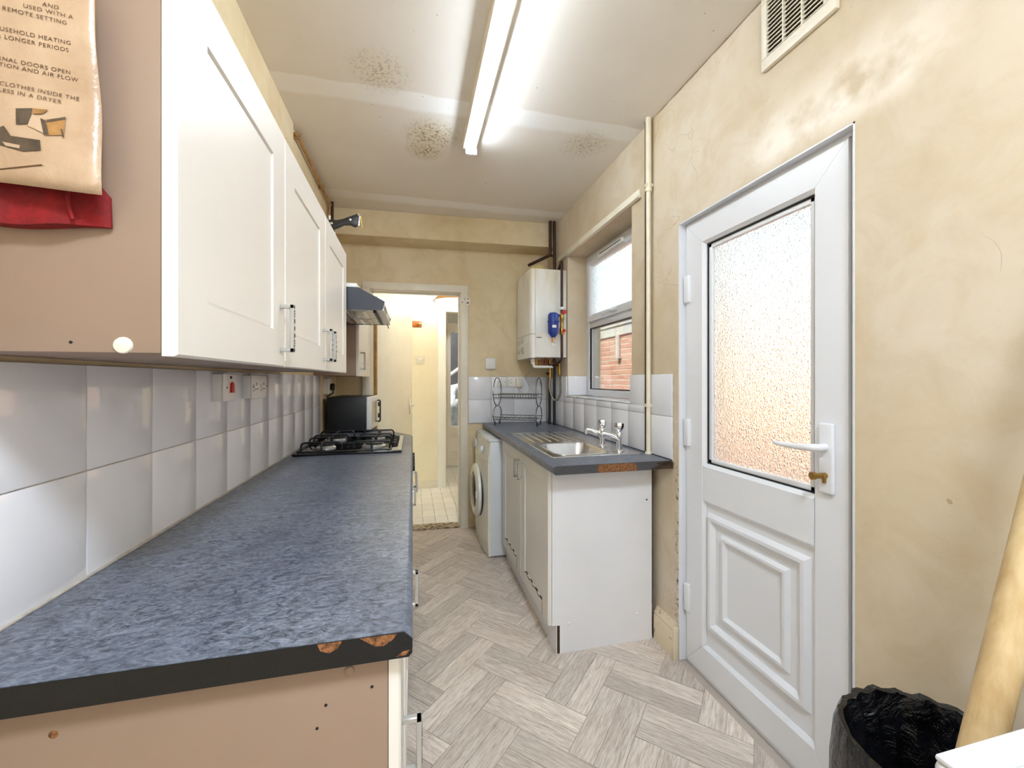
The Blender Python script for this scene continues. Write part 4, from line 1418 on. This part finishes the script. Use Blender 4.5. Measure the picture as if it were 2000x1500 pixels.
def build_sink_run():
    XF = .594
    Y0, Y1 = 1.687, 3.562
    ZB, ZT = .873, .912
    HX0, HX1, HY0, HY1 = .700, .990, 1.905, 2.262
    w = thing('worktop', 'dark slate-effect worktop around the sink with broken edging', 'worktop', (.9, 2.6, ZB))
    prof = [(XF + .01, ZB), (HX0, ZB), (HX0, ZT), (XF + .014, ZT), (XF + .005, ZT - .003), (XF + .001, ZT - .010), (XF, ZT - .018), (XF, ZB + .012), (XF + .003, ZB + .004)]
    m = MB().prism(prof, 'y', Y0, yb(.65) - .012)
    m.box(HX0, WR - .013, Y0, HY0, ZB, ZT).box(HX1, WR - .013, HY0, HY1, ZB, ZT).box(HX0, WR - .013, HY1, 3.522, ZB, ZT)
    m.build('slab', 'worktop', w)
    prof2 = [(p[0] if p[0] < HX0 else WR - .005, p[1]) for p in prof]
    e = MB().prism(prof2, 'y', Y0 - .0022, Y0 - .0001).build('end_strip', 'edge_grey', w)
    MB().prism([(XF + .21, ZB + .0006), (XF + .206, ZB + .02), (XF + .212, ZT - .002), (XF + .39, ZT - .003), (XF + .405, ZB + .022), (XF + .40, ZB + .0006)], 'y', Y0 - .0030, Y0 - .0021).build('chip', 'chipboard', w)
    MB().prism([(XF + .47, ZB + .002), (XF + .52, ZB + .02), (XF + .50, ZT - .008), (XF + .585, ZT - .002), (XF + .588, ZB + .001)], 'y', Y0 - .0030, Y0 - .0021).build('chip', 'brown_stain', w)
    MB().box(WR - .0165, WR - .0105, Y0, 3.50, ZT - .001, ZT + .004, .002).build('sealant', 'black_plastic', w)
    # sink
    s = thing('kitchen_sink', 'stainless steel inset sink with ribbed drainer', 'sink', (.89, 2.32, ZT))
    z = ZT + .004

    def rr(x0, x1, y0, y1, r, z, n=6):
        pts = []
        for cx, cy, a0 in ((x1 - r, y1 - r, 0), (x0 + r, y1 - r, 90), (x0 + r, y0 + r, 180), (x1 - r, y0 + r, 270)):
            for i in range(n + 1):
                a = R(a0 + 90 * i / n)
                pts.append((cx + r * math.cos(a), cy + r * math.sin(a), z))
        return pts
    bx0, bx1, by0, by1 = .706, .984, 1.912, 2.256
    X0, X1, SY0, SY1 = .655, 1.130, 1.868, 2.300
    loops = [rr(X0, X1, SY0, SY1, .012, ZT + .0005), rr(X0 + .002, X1 - .002, SY0 + .002, SY1, .012, z), rr(bx0 - .012, bx1 + .012, by0 - .012, by1 + .012, .062, z),
             rr(bx0 - .010, bx1 + .010, by0 - .010, by1 + .010, .060, z + .003), rr(bx0 - .004, bx1 + .004, by0 - .004, by1 + .004, .057, z + .002),
             rr(bx0, bx1, by0, by1, .055, z - .006), rr(bx0 + .012, bx1 - .012, by0 + .012, by1 - .012, .055, z - .120), rr(bx0 + .035, bx1 - .035, by0 + .035, by1 - .035, .05, z - .145)]
    k = len(loops[0])
    vs = [p for l in loops for p in l]
    fs = []
    for a in range(len(loops) - 1):
        for i in range(k):
            fs.append((a * k + i, a * k + (i + 1) % k, (a + 1) * k + (i + 1) % k, (a + 1) * k + i))
    fs.append(tuple((len(loops) - 1) * k + i for i in range(k)))
    MB().poly(vs, fs).build('bowl', 'steel', s)
    dr = MB().box(X0, X1, SY1, 2.785, ZT + .0005, z, .0015).build('drainer', 'steel', s)
    for i in range(7):
        x = .705 + i * .052
        MB().tube([(x, 2.335, z + .0005), (x, 2.345, z + .003), (x, 2.735, z + .003), (x, 2.75, z + .0005)], .0045, 8).build('rib', 'steel', dr)
    MB().lathe([(.035, 0), (.035, .003), (.026, .0015), (0, .001)], (.845, 2.085, z - .145), (0, 0, 1), 20).build('waste', 'chrome', s)
    MB().lathe([(.014, 0), (.012, .004), (.006, .005), (.005, .001), (0, .001)], (.974, 1.985, z - .040), (-1, 0, .1), 16).build('overflow', 'chrome', s)

    # pillar taps
    for (x, y, lab) in ((1.035, 2.115, 'chrome pillar tap further from the back door'), (1.045, 1.943, 'chrome pillar tap nearer the back door')):
        t = thing('pillar_tap', lab, 'tap', (x, y, z), group='pillar taps of the sink')
        MB().lathe([(.027, 0), (.027, .003), (.018, .007), (.0135, .012), (.0130, .055), (.016, .070), (.0175, .088), (.013, .102), (.009, .106), (0, .106)], (x, y, z), (0, 0, 1), 20).build('column', 'chrome', t)
        MB().tube(bez([(x, y, z + .060), (x - .022, y + .008, z + .078), (x - .052, y + .017, z + .090), (x - .078, y + .025, z + .092), (x - .086, y + .028, z + .080)], 6),
                  [.0150 - .0055 * i / 24 for i in range(25)], 12).build('spout', 'chrome', t)
        MB().lathe([(.012, .0), (.013, .014), (0, .014)], (x - .086, y + .028, z + .070), (0, 0, 1), 12).build('nozzle', 'chrome', t)
        MB().lathe([(.009, .100), (.015, .106), (.0245, .124), (.026, .140), (.023, .147), (0, .148)], (x, y, z), (0, 0, 1), 8).build('knob', 'chrome', t)

    # sink unit
    c = thing('sink_cabinet', 'white two-door sink cabinet with peeling door bottoms', 'cabinet', (.9, 2.32, 0))
    CY0, CY1, XD = 1.820, 2.822, .615
    MB().prism([(.660, 0), (.660, .135), (XD + .020, .135), (XD + .020, ZB - .001), (1.158, ZB - .001), (1.158, 0)], 'y', CY0, CY0 + .018).build('side_panel', 'carcass_white', c)
    MB().box(XD + .020, 1.158, CY1 - .018, CY1, .135, ZB - .001).build('side_panel', 'carcass_white', c)
    MB().box(XD + .02, 1.158, CY0 + .018, CY1 - .018, .135, .153).build('base_panel', 'carcass_white', c)
    MB().box(.657, .672, CY0 + .0005, CY1 + .06, .0, .133).build('plinth', 'carcass_white', c)
    MB().box(.6595, .6725, CY0 - .0012, CY0 + .0004, .002, .132).build('plinth_edge', 'brown_stain', c)
    for k in range(2):
        d = shaker('door', 'door_sink', c, (XD + .018, CY0 + .002 + k * .501 + .497, .138), (0, -1, 0), (-1, 0, 0), .497, .728, stile=.088, rail=.075)
        hy = CY0 + .46 if k == 0 else CY0 + .545
        d_handle(d, (XD, hy, .765), (-1, 0, 0), .105, .030)
        # peeling foil, lifted along the lower rail
        y0 = CY0 + .002 + k * .501
        pk = [(y0 + .088 + i * .0321, .2115 + .006 * math.sin(i * 2.3 + k) + (.004 if i % 3 == 0 else 0)) for i in range(11)]
        pts = pk + [(p[0], p[1] - .0035 - .002 * (i % 2)) for i, p in reversed(list(enumerate(pk)))]
        MB().prism(pts, 'x', XD - .0012, XD + .004).build('peeled_foil', 'brown_stain', d)
        MB().box(XD - .001, XD + .004, y0 + .0865, y0 + .0885, .142, .209).build('peeled_foil', 'brown_stain', d)
    for p in ((.718, .137), (1.076, .135)):
        screw_cap(c, (p[0], CY0, p[1]), (0, -1, 0), .0075, 'plastic_white')
    MB().lathe([(.0045, 0), (.0045, .0006), (0, .0008)], (1.13, CY0, .693), (0, -1, 0), 10).build('screw_hole', 'slot_black', c)
    MB().box(1.158, 1.164, CY0 + .004, CY0 + .016, .17, ZB - .001).build('scribe_gap', 'brown_stain', c)


def build_washing_machine():
    w = thing('washing_machine', 'white front-loading washing machine at the end of the sink run', 'washing machine', (.83, 3.2, 0))
    Y0, Y1, X0, X1 = 2.905, 3.500, .545, 1.12
    MB().box(X0, X1, Y0, Y1, .012, .838, .006).build('body', 'wm_grey', w)
    MB().box(X0 - .012, X1, Y0 - .002, Y1 + .002, .838, .858, .006).build('top_plate', 'wm_grey', w)
    # bowed front
    n = 14

    def bow(y, k):
        u = (y - (Y0 + Y1) / 2) / ((Y1 - Y0) / 2)
        return X0 - k * (1 - abs(u) ** 2.6)
    ys = [Y0 + .001 + (Y1 - Y0 - .002) * i / n for i in range(n + 1)]

    def front(z0, z1, k0, k1, x_off0, x_off1, name, mat):
        vs, fs = [], []
        for y in ys:
            vs += [(bow(y, k0) - x_off0, y, z0), (bow(y, k1) - x_off1, y, z1), (X0 + .001, y, z1), (X0 + .001, y, z0)]
        for i in range(n):
            a, b = i * 4, (i + 1) * 4
            for q in range(4):
                fs.append((a + q, a + (q + 1) % 4, b + (q + 1) % 4, b + q))
        fs.append((0, 1, 2, 3)); fs.append((n * 4, n * 4 + 1, n * 4 + 2, n * 4 + 3))
        return MB().poly(vs, fs).build(name, mat, w)
    front(.012, .105, .022, .030, .012, .018, 'kick_panel', 'wm_cream')
    front(.107, .690, .030, .030, .018, .018, 'front_panel', 'wm_cream')
    cp = front(.692, .842, .030, .020, .018, .000, 'control_panel', 'wm_cream')
    yc, zc = 3.205, .425
    xf = X0 - .048
    dr = MB().lathe([(.128, .0), (.190, -.004), (.205, .010), (.203, .026), (.188, .038), (.160, .044), (.138, .036), (.130, .018)], (xf + .006, yc, zc), (-1, 0, 0), 40).build('porthole_door', 'wm_cream', w)
    MB().lathe([(.136, .026), (.120, .040), (.07, .052), (0, .056)], (xf + .006, yc, zc), (-1, 0, 0), 36).build('porthole_glass', 'black_gloss', dr)
    MB().box(xf - .040, xf - .030, yc - .185, yc - .150, zc - .03, zc + .03, .004).build('door_catch', 'wm_grey', dr)
    # black ring painted in for the shadow gap around the porthole
    MB().lathe([(.214, -.006), (.214, .002), (.202, .004), (.202, -.006)], (xf + .006, yc, zc), (-1, 0, 0), 40).build('porthole_shadow_ring', 'black_plastic', w)
    MB().box(xf + .004, xf + .016, 3.33, 3.47, .735, .80, .004).build('detergent_drawer', 'wm_grey', w)
    MB().lathe([(.028, 0), (.026, .018), (0, .018)], (xf + .012, 3.04, .768), (-1, 0, .2), 20).build('programme_dial', 'wm_grey', w)
    for k in range(3):
        MB().box(xf + .006, xf + .013, 3.12 + k * .035, 3.14 + k * .035, .76, .775, .002).build('button', 'brass' if k == 0 else 'wm_grey', w)
    for x in (X0 + .05, X1 - .05):
        for y in (Y0 + .05, Y1 - .05):
            MB().lathe([(.02, 0), (.02, .013), (0, .013)], (x, y, 0), (0, 0, 1), 10).build('foot', 'black_plastic', w)


def build_dish_rack():
    d = thing('dish_rack', 'two-tier chrome wire dish rack standing in the worktop corner', 'dish rack', (.850, 3.30, .9135), -R(29))
    # local: length along x (-.178 .. .178), depth along y
    for sx in (-1, 1):
        x = sx * .178
        up = arc((x, 0, .275), .115, 0, 360, 40, 'yz', .118)[:-1]
        lo = arc((x, 0, .085), .118, 0, 360, 36, 'yz', .076)[:-1]
        MB().tube(up, .0042, 8, closed=True).build('end_loop', 'wire', d, local=True)
        MB().tube(lo, .0042, 8, closed=True).build('end_loop', 'wire', d, local=True)
        for y in (-.07, .07):
            MB().lathe([(.007, 0), (.007, .028), (.004, .032), (0, .032)], (x, y, 0), (0, 0, 1), 8).build('foot', 'black_plastic', d, local=True)
    for (z, dz, y0, y1, nm) in ((.256, .030, -.105, .105, 'upper_tray'), (.072, .022, -.108, .108, 'lower_tray')):
        t = MB()
        for y in (y0, y1):
            t.tube([(-.19, y, z), (.19, y, z)], .0035, 8)
        t.tube([(-.178, y0 + .02, z - dz), (.178, y0 + .02, z - dz)], .003, 6)
        t.tube([(-.178, y1 - .02, z - dz), (.178, y1 - .02, z - dz)], .003, 6)
        tr = t.build(nm, 'wire', d, local=True)
        for i in range(15 if dz > .025 else 9):
            x = -.160 + i * (.32 / (14 if dz > .025 else 8))
            MB().tube(rounded([(x, y0, z), (x, y0 + .018, z - dz), (x, y1 - .018, z - dz), (x, y1, z)], .008, 3), .0018, 6).build('cross_wire', 'wire', tr, local=True)


def build_boiler():
    b = thing('boiler', 'white wall-hung gas boiler between the window and end wall', 'boiler', (1.03, 3.28, 1.46))
    X0, X1, Y0, Y1, Z0, Z1 = .888, 1.186, 3.055, 3.485, 1.465, 2.157

    def rounded_front(x0, x1, r, z0, z1, e=0):
        pts = [(x1, Y0 + e), (x1, Y1 - e)]
        for a in range(0, 7):
            t = R(90 * a / 6)
            pts.append((x0 + r - r * math.sin(t), Y1 - e - r + r * math.cos(t)))
        for a in range(0, 7):
            t = R(90 * a / 6)
            pts.append((x0 + r - r * math.cos(t), Y0 + e + r - r * math.sin(t)))
        return MB().prism(pts, 'z', z0, z1)
    MB().box(X0 + .042, X1, Y0, Y1, Z0, Z1, .004).build('body', 'boiler', b)
    rounded_front(X0, X0 + .040, .028, 1.648, Z1).build('front_cover', 'boiler', b)
    cp = rounded_front(X0, X0 + .040, .028, Z0 - .004, 1.645).build('control_panel', 'boiler', b)
    for (y, z, r) in ((3.38, 1.60, .020), (3.28, 1.61, .024), (3.28, 1.53, .030), (3.38, 1.52, .016)):
        MB().lathe([(r, 0), (r, .004), (r * .7, .010), (0, .011)], (X0, y, z), (-1, 0, 0), 18).build('dial', 'handle_grey', cp)
    MB().lathe([(.034, 0), (.034, .003), (0, .003)], (X0, 3.17, 1.60), (-1, 0, 0), 20).build('pressure_gauge', 'plastic_white', cp)
    MB().box(.935, .980, Y0 - .0015, Y0, 1.618, 1.642).build('label', 'plastic_cream', b)
    MB().box(.937, .978, Y0 - .002, Y0 - .0014, 1.617, 1.622).build('label_bar', 'slot_black', b)
    # flue turret
    fl = MB().lathe([(.075, 0), (.075, .03), (.070, .055), (.055, .080), (.03, .092), (0, .095)], (1.02, 3.29, Z1 + .0005), (0, 0, 1), 24).build('flue_turret', 'flue', b)
    MB().tube([(1.02, 3.31, Z1 + .054), (1.02, yb(1.02), Z1 + .054)], .050, 20).build('flue_pipe', 'flue', b)
    MB().lathe([(.060, 0), (.060, .012), (.053, .014)], (1.02, 3.40, Z1 + .054), (0, 1, 0), 20).build('flue_collar', 'flue', b)
    # stubs and valves beneath
    v = 0
    for (x, y, l, r, m) in ((.93, 3.14, .05, .012, 'plastic_white'), (.97, 3.16, .07, .010, 'brass'), (1.01, 3.14, .06, .009, 'copper'), (1.05, 3.17, .075, .010, 'copper'), (1.08, 3.15, .05, .011, 'brass'), (1.11, 3.13, .07, .009, 'copper_dark')):
        MB().tube([(x, y, Z0 - l), (x, y, Z0 + .005)], r, 10).lathe([(r * 1.7, 0), (r * 1.7, .014), (0, .014)], (x, y, Z0 - l * .55), (0, 0, 1), 6).build('connection', m, b)
    MB().tube(rounded([(.935, 3.13, Z0 - .03), (.935, 3.13, Z0 - .072), (1.10, 3.13, Z0 - .072)], .014), .0105, 10).build('condensate_pipe', 'plastic_white', b)
    # pipes as things of their own
    pr = thing('pipe_run', 'dark pipe pair dropping from the ceiling corner to the boiler', 'pipe', (1.14, 3.27, 2.2))
    MB().tube(rounded([(1.122, 3.265, CE), (1.122, 3.265, 2.335), (.97, 3.40, 2.275)], .02), .0125, 10).build('pipe', 'copper_dark', pr)
    MB().tube([(1.155, 3.262, CE), (1.160, 3.262, 2.16)], .0125, 10).build('pipe', 'copper_dark', pr)
    MB().tube([(1.122, 3.264, 2.33), (1.158, 3.262, 2.33)], .010, 8).build('cross_pipe', 'copper_dark', pr)
    sr = thing('side_pipe', 'copper pipe with white collar and valve on the boiler window side', 'pipe', (1.14, 3.02, 1.4))
    MB().tube(rounded([(1.158, 3.16, 2.185), (1.158, 3.10, 2.235), (1.134, 3.022, 2.215), (1.134, 3.022, 1.44), (1.09, 3.10, 1.40)], .03, 6), .0105, 10).build('pipe', 'copper_dark', sr)
    MB().lathe([(.020, 0), (.022, .006), (.022, .016), (.018, .022), (0, .022)], (1.134, 3.022, 1.835), (0, 0, 1), 14).build('collar', 'plastic_white', sr)
    MB().lathe([(.015, 0), (.019, .01), (.019, .05), (.014, .06), (.014, .11), (.018, .12), (.018, .16), (.013, .17)], (1.134, 3.022, 1.64), (0, 0, 1), 10).build('valve_body', 'brass', sr)
    MB().lathe([(.006, 0), (.006, .02), (.018, .022), (.018, .036), (0, .037)], (1.134, 3.006, 1.812), (.1, -1, 0), 8).build('valve_knob', 'red', sr)
    MB().lathe([(.006, 0), (.006, .02), (.012, .022), (.012, .034), (0, .035)], (1.134, 3.006, 1.668), (.1, -1, 0), 8).build('drain_knob', 'red', sr)
    f = thing('magnetic_filter', 'blue canister filter hanging beside the boiler', 'filter', (1.055, 2.985, 1.6))
    MB().lathe([(0, .022), (.014, .022), (.020, .030), (.038, .055), (.041, .070), (.041, .135), (.044, .138), (.044, .150), (.040, .153), (.040, .195), (.030, .210), (.012, .214), (0, .214)], (1.050, 2.985, 1.592), (0, 0, 1), 24).build('canister', 'blue', f)
    MB().tube([(1.075, 2.990, 1.785), (1.098, 3.003, 1.785)], .016, 12).tube([(1.075, 2.990, 1.74), (1.098, 3.003, 1.74)], .012, 12).build('side_port', 'blue', f)
    MB().box(1.028, 1.060, 2.9415, 2.9445, 1.685, 1.705).build('label', 'plastic_white', f)
    MB().tube([(1.05, 2.985, 1.575), (1.05, 2.985, 1.618)], .007, 8).build('bleed_valve', 'brass', f)
    MB().tube(arc((1.056, 2.982, 1.562), .012, 0, 360, 16, 'xz')[:-1], .0025, 6, closed=True).build('pull_ring', 'chrome', f)
    # black pipes and braided hose to the worktop
    for (x, y, lab) in ((1.128, 3.30, 'black vertical pipe further from the window below the boiler'), (1.150, 3.245, 'black vertical pipe nearer the window below the boiler')):
        tag(MB().tube([(x, y, .9125), (x, y, 1.468)], .0115, 10).build('drop_pipe', 'black_plastic'), lab, 'pipe', 'black pipes under the boiler')
    hz = thing('filling_loop', 'braided filling hose hanging in a loop beneath the boiler', 'hose', (1.13, 3.2, 1.1))
    MB().tube(bez([(1.100, 3.20, 1.40), (1.098, 3.20, 1.30), (1.096, 3.20, 1.22), (1.118, 3.185, 1.135), (1.146, 3.165, 1.125), (1.168, 3.15, 1.18), (1.168, 3.15, 1.30), (1.162, 3.15, 1.40)], 8), .0085, 8).build('hose', 'braid', hz)
    MB().tube([(1.100, 3.20, 1.30), (1.100, 3.20, 1.40)], .0125, 8).tube([(1.164, 3.15, 1.33), (1.162, 3.15, 1.44)], .012, 8).build('end_fitting', 'brass', hz)
    MB().lathe([(.005, 0), (.005, .015), (.014, .016), (.014, .026), (0, .027)], (1.090, 3.19, 1.34), (-.9, -.4, 0), 8).build('tap_knob', 'black_plastic', hz)
    MB().tube([(1.10, 3.20, 1.40), (1.162, 3.15, 1.41)], .007, 8).build('cross_pipe', 'copper_dark', hz)


def build_end_wall_fittings():
    # heat alarm
    y = yb(.443) - .0
    a = thing('heat_alarm', 'round white alarm base stuck beside the doorway corner', 'alarm', (.443, y, 1.97))
    MB().lathe([(.052, 0), (.052, .010), (.049, .018), (.040, .022), (0, .022)], (.443, y, 1.97), (0, -1, 0), 32).build('case', 'plastic_cream', a)
    for (dx, dz, w, h, r) in ((.022, -.014, .022, .008, 25), (-.026, -.010, .010, .007, 20), (.024, .022, .008, .008, 0), (-.006, .020, .004, .012, 30)):
        mt = Matrix.Translation((.443 + dx, y - .022, 1.97 + dz)) @ Matrix.Rotation(R(-r), 4, 'Y')
        MB().box(-w / 2, w / 2, -.002, .001, -h / 2, h / 2, 0, 1, mt).build('slot', 'slot_black', a)
    y = yb(.665)
    t = thing('thermostat', 'small white square control box above the tiled end wall', 'thermostat', (.665, y, 1.43))
    MB().box(.616, .712, y - .026, y, 1.380, 1.480, .010, 3).build('case', 'plastic_white', t)
    MB().box(.660, .668, y - .0275, y - .0255, 1.395, 1.400).build('indicator', 'handle_grey', t)
    MB().box(.6165, .622, y - .028, y - .020, 1.400, 1.406).build('side_button', 'handle_grey', t)
    yt = yb(.8, 3.558)
    tag(MB().tube(bez([(.652, y - .008, 1.380), (.660, y - .010, 1.352), (.690, y - .008, 1.325), (.74, yb(.74) - .006, 1.322), (.80, yb(.8) - .006, 1.324), (.815, yb(.81, 3.558) - .010, 1.315)], 6), .004, 6).build('wall_cable', 'cable_white'),
        'white cable looping from the control box to the sockets', 'cable')
    s = thing('fused_spur', 'white blank spur plate on the end wall behind the dish rack', 'wall plate', (.765, yt, 1.27))
    MB().box(.722, .808, yt - .012, yt + .002, 1.226, 1.312, .003).build('face_plate', 'plastic_white', s)
    for x in (.734, .796):
        MB().lathe([(.004, 0), (.004, .001), (0, .001)], (x, yt - .012, 1.270), (0, -1, 0), 8).build('screw', 'slot_black', s)
    yt = yb(.88, 3.558)
    s = thing('wall_socket', 'white socket with yellowed adaptor behind the dish rack', 'socket', (.88, yt, 1.27))
    MB().box(.811, .945, yt - .014, yt + .002, 1.226, 1.312, .003).build('face_plate', 'plastic_white', s)
    for (dx, dz) in ((.010, .006), (.030, .014), (.018, -.010), (.038, -.010)):
        MB().box(.811 + dx, .817 + dx, yt - .0148, yt - .0135, 1.270 + dz, 1.277 + dz).build('pin_slot', 'slot_black', s)
    MB().box(.885, .945, yt - .050, yt - .014, 1.224, 1.300, .005).build('adaptor', 'plastic_cream', s)
    tag(MB().tube(bez([(.910, yt - .035, 1.224), (.93, yt - .03, 1.185), (.975, yt - .02, 1.168), (1.01, yt - .02, 1.19), (1.005, yt - .015, 1.25), (.97, yt - .012, 1.318), (1.02, yt - .010, 1.36), (1.03, yt - .012, 1.40)], 8), .0035, 6).build('wall_cable', 'cable_white'),
        'white cable hanging in a loop below the adaptor socket', 'cable')


def build_right_wall_fittings():
    p = thing('service_pipe', 'white painted pipe running from ceiling to worktop beside the window', 'pipe', (1.15, 1.86, .912))
    MB().tube([(1.166, 1.862, 2.25), (1.166, 1.862, CE)], .0145, 12).build('pipe', 'pipe_paint', p)
    MB().tube([(1.166, 1.862, .9125), (1.166, 1.862, 2.26)], .0115, 12).build('pipe', 'pipe_paint', p)
    MB().lathe([(.0165, 0), (.0175, .006), (.0175, .016), (.0145, .022)], (1.166, 1.862, 2.245), (0, 0, 1), 14).build('coupling', 'pipe_paint', p)
    MB().lathe([(.018, 0), (.016, .010), (.012, .012)], (1.166, 1.862, .9125), (0, 0, 1), 14).build('collar', 'pipe_paint', p)
    for z in (2.27, 1.15):
        MB().box(1.150, WR - .001, 1.852, 1.872, z, z + .016, .002).build('bracket', 'pipe_paint', p)
    tag(MB().tube([(1.176, 1.893, .9125), (1.176, 1.893, CE)], .0105, 10).build('gas_pipe', 'copper_dark'), 'thin dark pipe tucked behind the white painted pipe', 'pipe')
    # air vent
    v = thing('air_vent', 'cream louvred air vent high on the wall over the back door', 'vent', (WR, 1.05, 2.48))
    Y0, Y1, Z0, Z1 = .918, 1.178, 2.352, 2.612
    for (a, b, c, d) in ((Y0, Y1, Z0, Z0 + .040), (Y0, Y1, Z1 - .03, Z1), (Y0, Y0 + .040, Z0 + .04, Z1 - .03), (Y1 - .022, Y1, Z0 + .04, Z1 - .03)):
        MB().box(WR - .016, WR, a, b, c, d, .004).build('frame_bar', 'plastic_cream', v)
    MB().box(WR - .003, WR - .0005, Y0 + .03, Y1 - .02, Z0 + .03, Z1 - .02).build('backing', 'brown_stain', v)
    cols = [(Y0 + .041, Y0 + .106), (Y0 + .110, Y0 + .173), (Y0 + .177, Y1 - .023)]
    for (a, b) in cols:
        for k in range(13):
            z = Z0 + .047 + k * .0145
            piece('slat', 'plastic_cream', v, (WR - .009, (a + b) / 2, z), (.011, b - a, .0035), .0006, (0, R(-32), 0))
    for y in (Y0 + .108, Y0 + .175):
        MB().box(WR - .015, WR - .003, y - .0022, y + .0022, Z0 + .04, Z1 - .03).build('mullion', 'plastic_cream', v)


def build_light():
    f = thing('fluorescent_light', 'bare fluorescent tube light fixed along the ceiling', 'ceiling light', (.3, 1.4, CE))
    Y0, Y1 = 1.075, 2.285
    MB().prism([(.268, CE), (.268, CE - .034), (.274, CE - .040), (.342, CE - .040), (.348, CE - .034), (.348, CE)], 'y', Y0, Y1).build('batten', 'plastic_cream', f)
    for y in (Y0 - .006, Y1 - .012):
        MB().box(.285, .350, y, y + .018, CE - .074, CE - .02, .006).build('lamp_holder', 'plastic_white', f)
    MB().tube([(.318, Y0 + .012, CE - .056), (.318, Y1 - .012, CE - .056)], .013, 16).build('tube', 'tube', f)
    MB().tube([(.318, Y1 + .004, CE - .056), (.318, Y1 + .022, CE - .056)], [.012, .008], 12).build('end_cap', 'handle_grey', f)


def build_added_dome_light():  # unseen lamp added to brighten tiles and faces turned to the viewer
    f = thing('added_ceiling_lamp', 'unseen round opal ceiling lamp added behind the viewer to light the kitchen', 'ceiling light', (.29, -.42, CE))
    MB().lathe([(.235, 0), (.235, .022), (.222, .030), (0, .030)], (.29, -.42, CE), (0, 0, -1), 36).build('base_ring', 'plastic_white', f)
    MB().lathe([(.218, .0305), (.214, .048), (.190, .072), (.130, .092), (.06, .100), (0, .101)], (.29, -.42, CE), (0, 0, -1), 36).build('dome', 'dome', f)


def build_foreground():
    # bin with liner
    b = thing('waste_bin', 'round waste bin lined with a black plastic bag by the back door', 'bin', (.935, .530, 0))
    cx, cy = .935, .530
    MB().lathe([(.112, 0), (.116, .004), (.150, .60), (.146, .60), (.110, .010), (0, .010)], (cx, cy, 0), (0, 0, 1), 40).build('bucket', 'black_plastic', b)
    prof = [(.166, .36), (.170, .44), (.168, .54), (.163, .600), (.155, .621), (.146, .617), (.138, .575), (.128, .45), (.112, .25), (.07, .16), (.0, .14)]
    n = 72
    vs, fs = [], []
    rnd = random.Random(3)
    ph = [(rnd.randint(5, 23), rnd.uniform(0, 6.3), rnd.uniform(.3, 1)) for _ in range(9)]
    for j, (r, z) in enumerate(prof):
        for i in range(n):
            a = 2 * math.pi * i / n
            w = sum(k * math.sin(m * a + p + j * .55) for m, p, k in ph) / 5
            amp = .006 if j in (3, 4, 5) else (.014 if j < 3 else .013)
            rr_ = max(0, r + (w * amp if r > .01 else 0))
            if j < 3:
                rr_ = max(rr_, .158 - .004 * (3 - j))
            if 5 <= j <= 8:
                rr_ = min(rr_, r + .004)
            zz = z + (w * .004 if j in (3, 4, 5) else (w * .03 if j == 0 else 0))
            vs.append((cx + rr_ * math.cos(a), cy + rr_ * math.sin(a), zz))
    for j in range(len(prof) - 1):
        for i in range(n):
            i2 = (i + 1) % n
            fs.append((j * n + i, j * n + i2, (j + 1) * n + i2, (j + 1) * n + i))
    lo = MB().poly(vs, fs).build('bag', 'bag', b)
    # pole leaning on the wall
    p = thing('wooden_pole', 'thick pale wooden pole leaning behind the white appliance', 'pole', (.52, .42, 0))
    d = Vector((.352, 0, .936)).normalized()
    a = Vector((.523, .418, .010))
    e = a + d * 1.80
    MB().tube([a, a + d * .02, a + d * 1.78, e], [.020, .0225, .0225, .020], 20).build('shaft', 'pine', p)
    MB().tube([a - d * .012, a + d * .03], .0235, 16).build('ferrule', 'alu', p)
    # low white appliance
    w = thing('undercounter_fridge', 'white low appliance with a rimmed top in the bottom corner', 'appliance', (.88, .05, 0))
    X0, X1, Y0, Y1 = .588, 1.148, -.24, .350
    MB().box(X0 + .012, X1 - .01, Y0 + .03, Y1 - .010, .02, .815, .01).build('body', 'white_enamel', w)
    MB().box(X0, X1, Y0, Y1, .815, .848, .010, 3).build('top_plate', 'white_enamel', w)
    rim = MB()
    for (a_, b_, c_, d_) in ((X0 + .002, X1 - .002, Y1 - .034, Y1 - .002), (X0 + .002, X1 - .002, Y0 + .002, Y0 + .03), (X0 + .002, X0 + .030, Y0 + .03, Y1 - .034), (X1 - .030, X1 - .002, Y0 + .03, Y1 - .034)):
        rim.box(a_, b_, c_, d_, .846, .853, .003)
    rim.build('top_rim', 'white_enamel', w)
    MB().box(X0 + .03, X1 - .03, Y0 - .03, Y0 + .028, .04, .80, .012).build('door', 'white_enamel', w)
    for x in (X0 + .06, X1 - .06):
        for y in (Y0 + .08, Y1 - .06):
            MB().lathe([(.02, 0), (.02, .021), (0, .021)], (x, y, 0), (0, 0, 1), 10).build('foot', 'black_plastic', w)


build_floor()
build_walls()
build_hall()
build_back_door()
build_window()
build_outside()
build_left_base()
build_wall_cabinets()
build_hood()
build_hob()
build_microwave()
build_sink_run()
build_washing_machine()
build_boiler()
build_dish_rack()
build_left_wall_fittings()
build_end_wall_fittings()
build_right_wall_fittings()
build_light()
build_added_dome_light()
build_notice()
build_foreground()
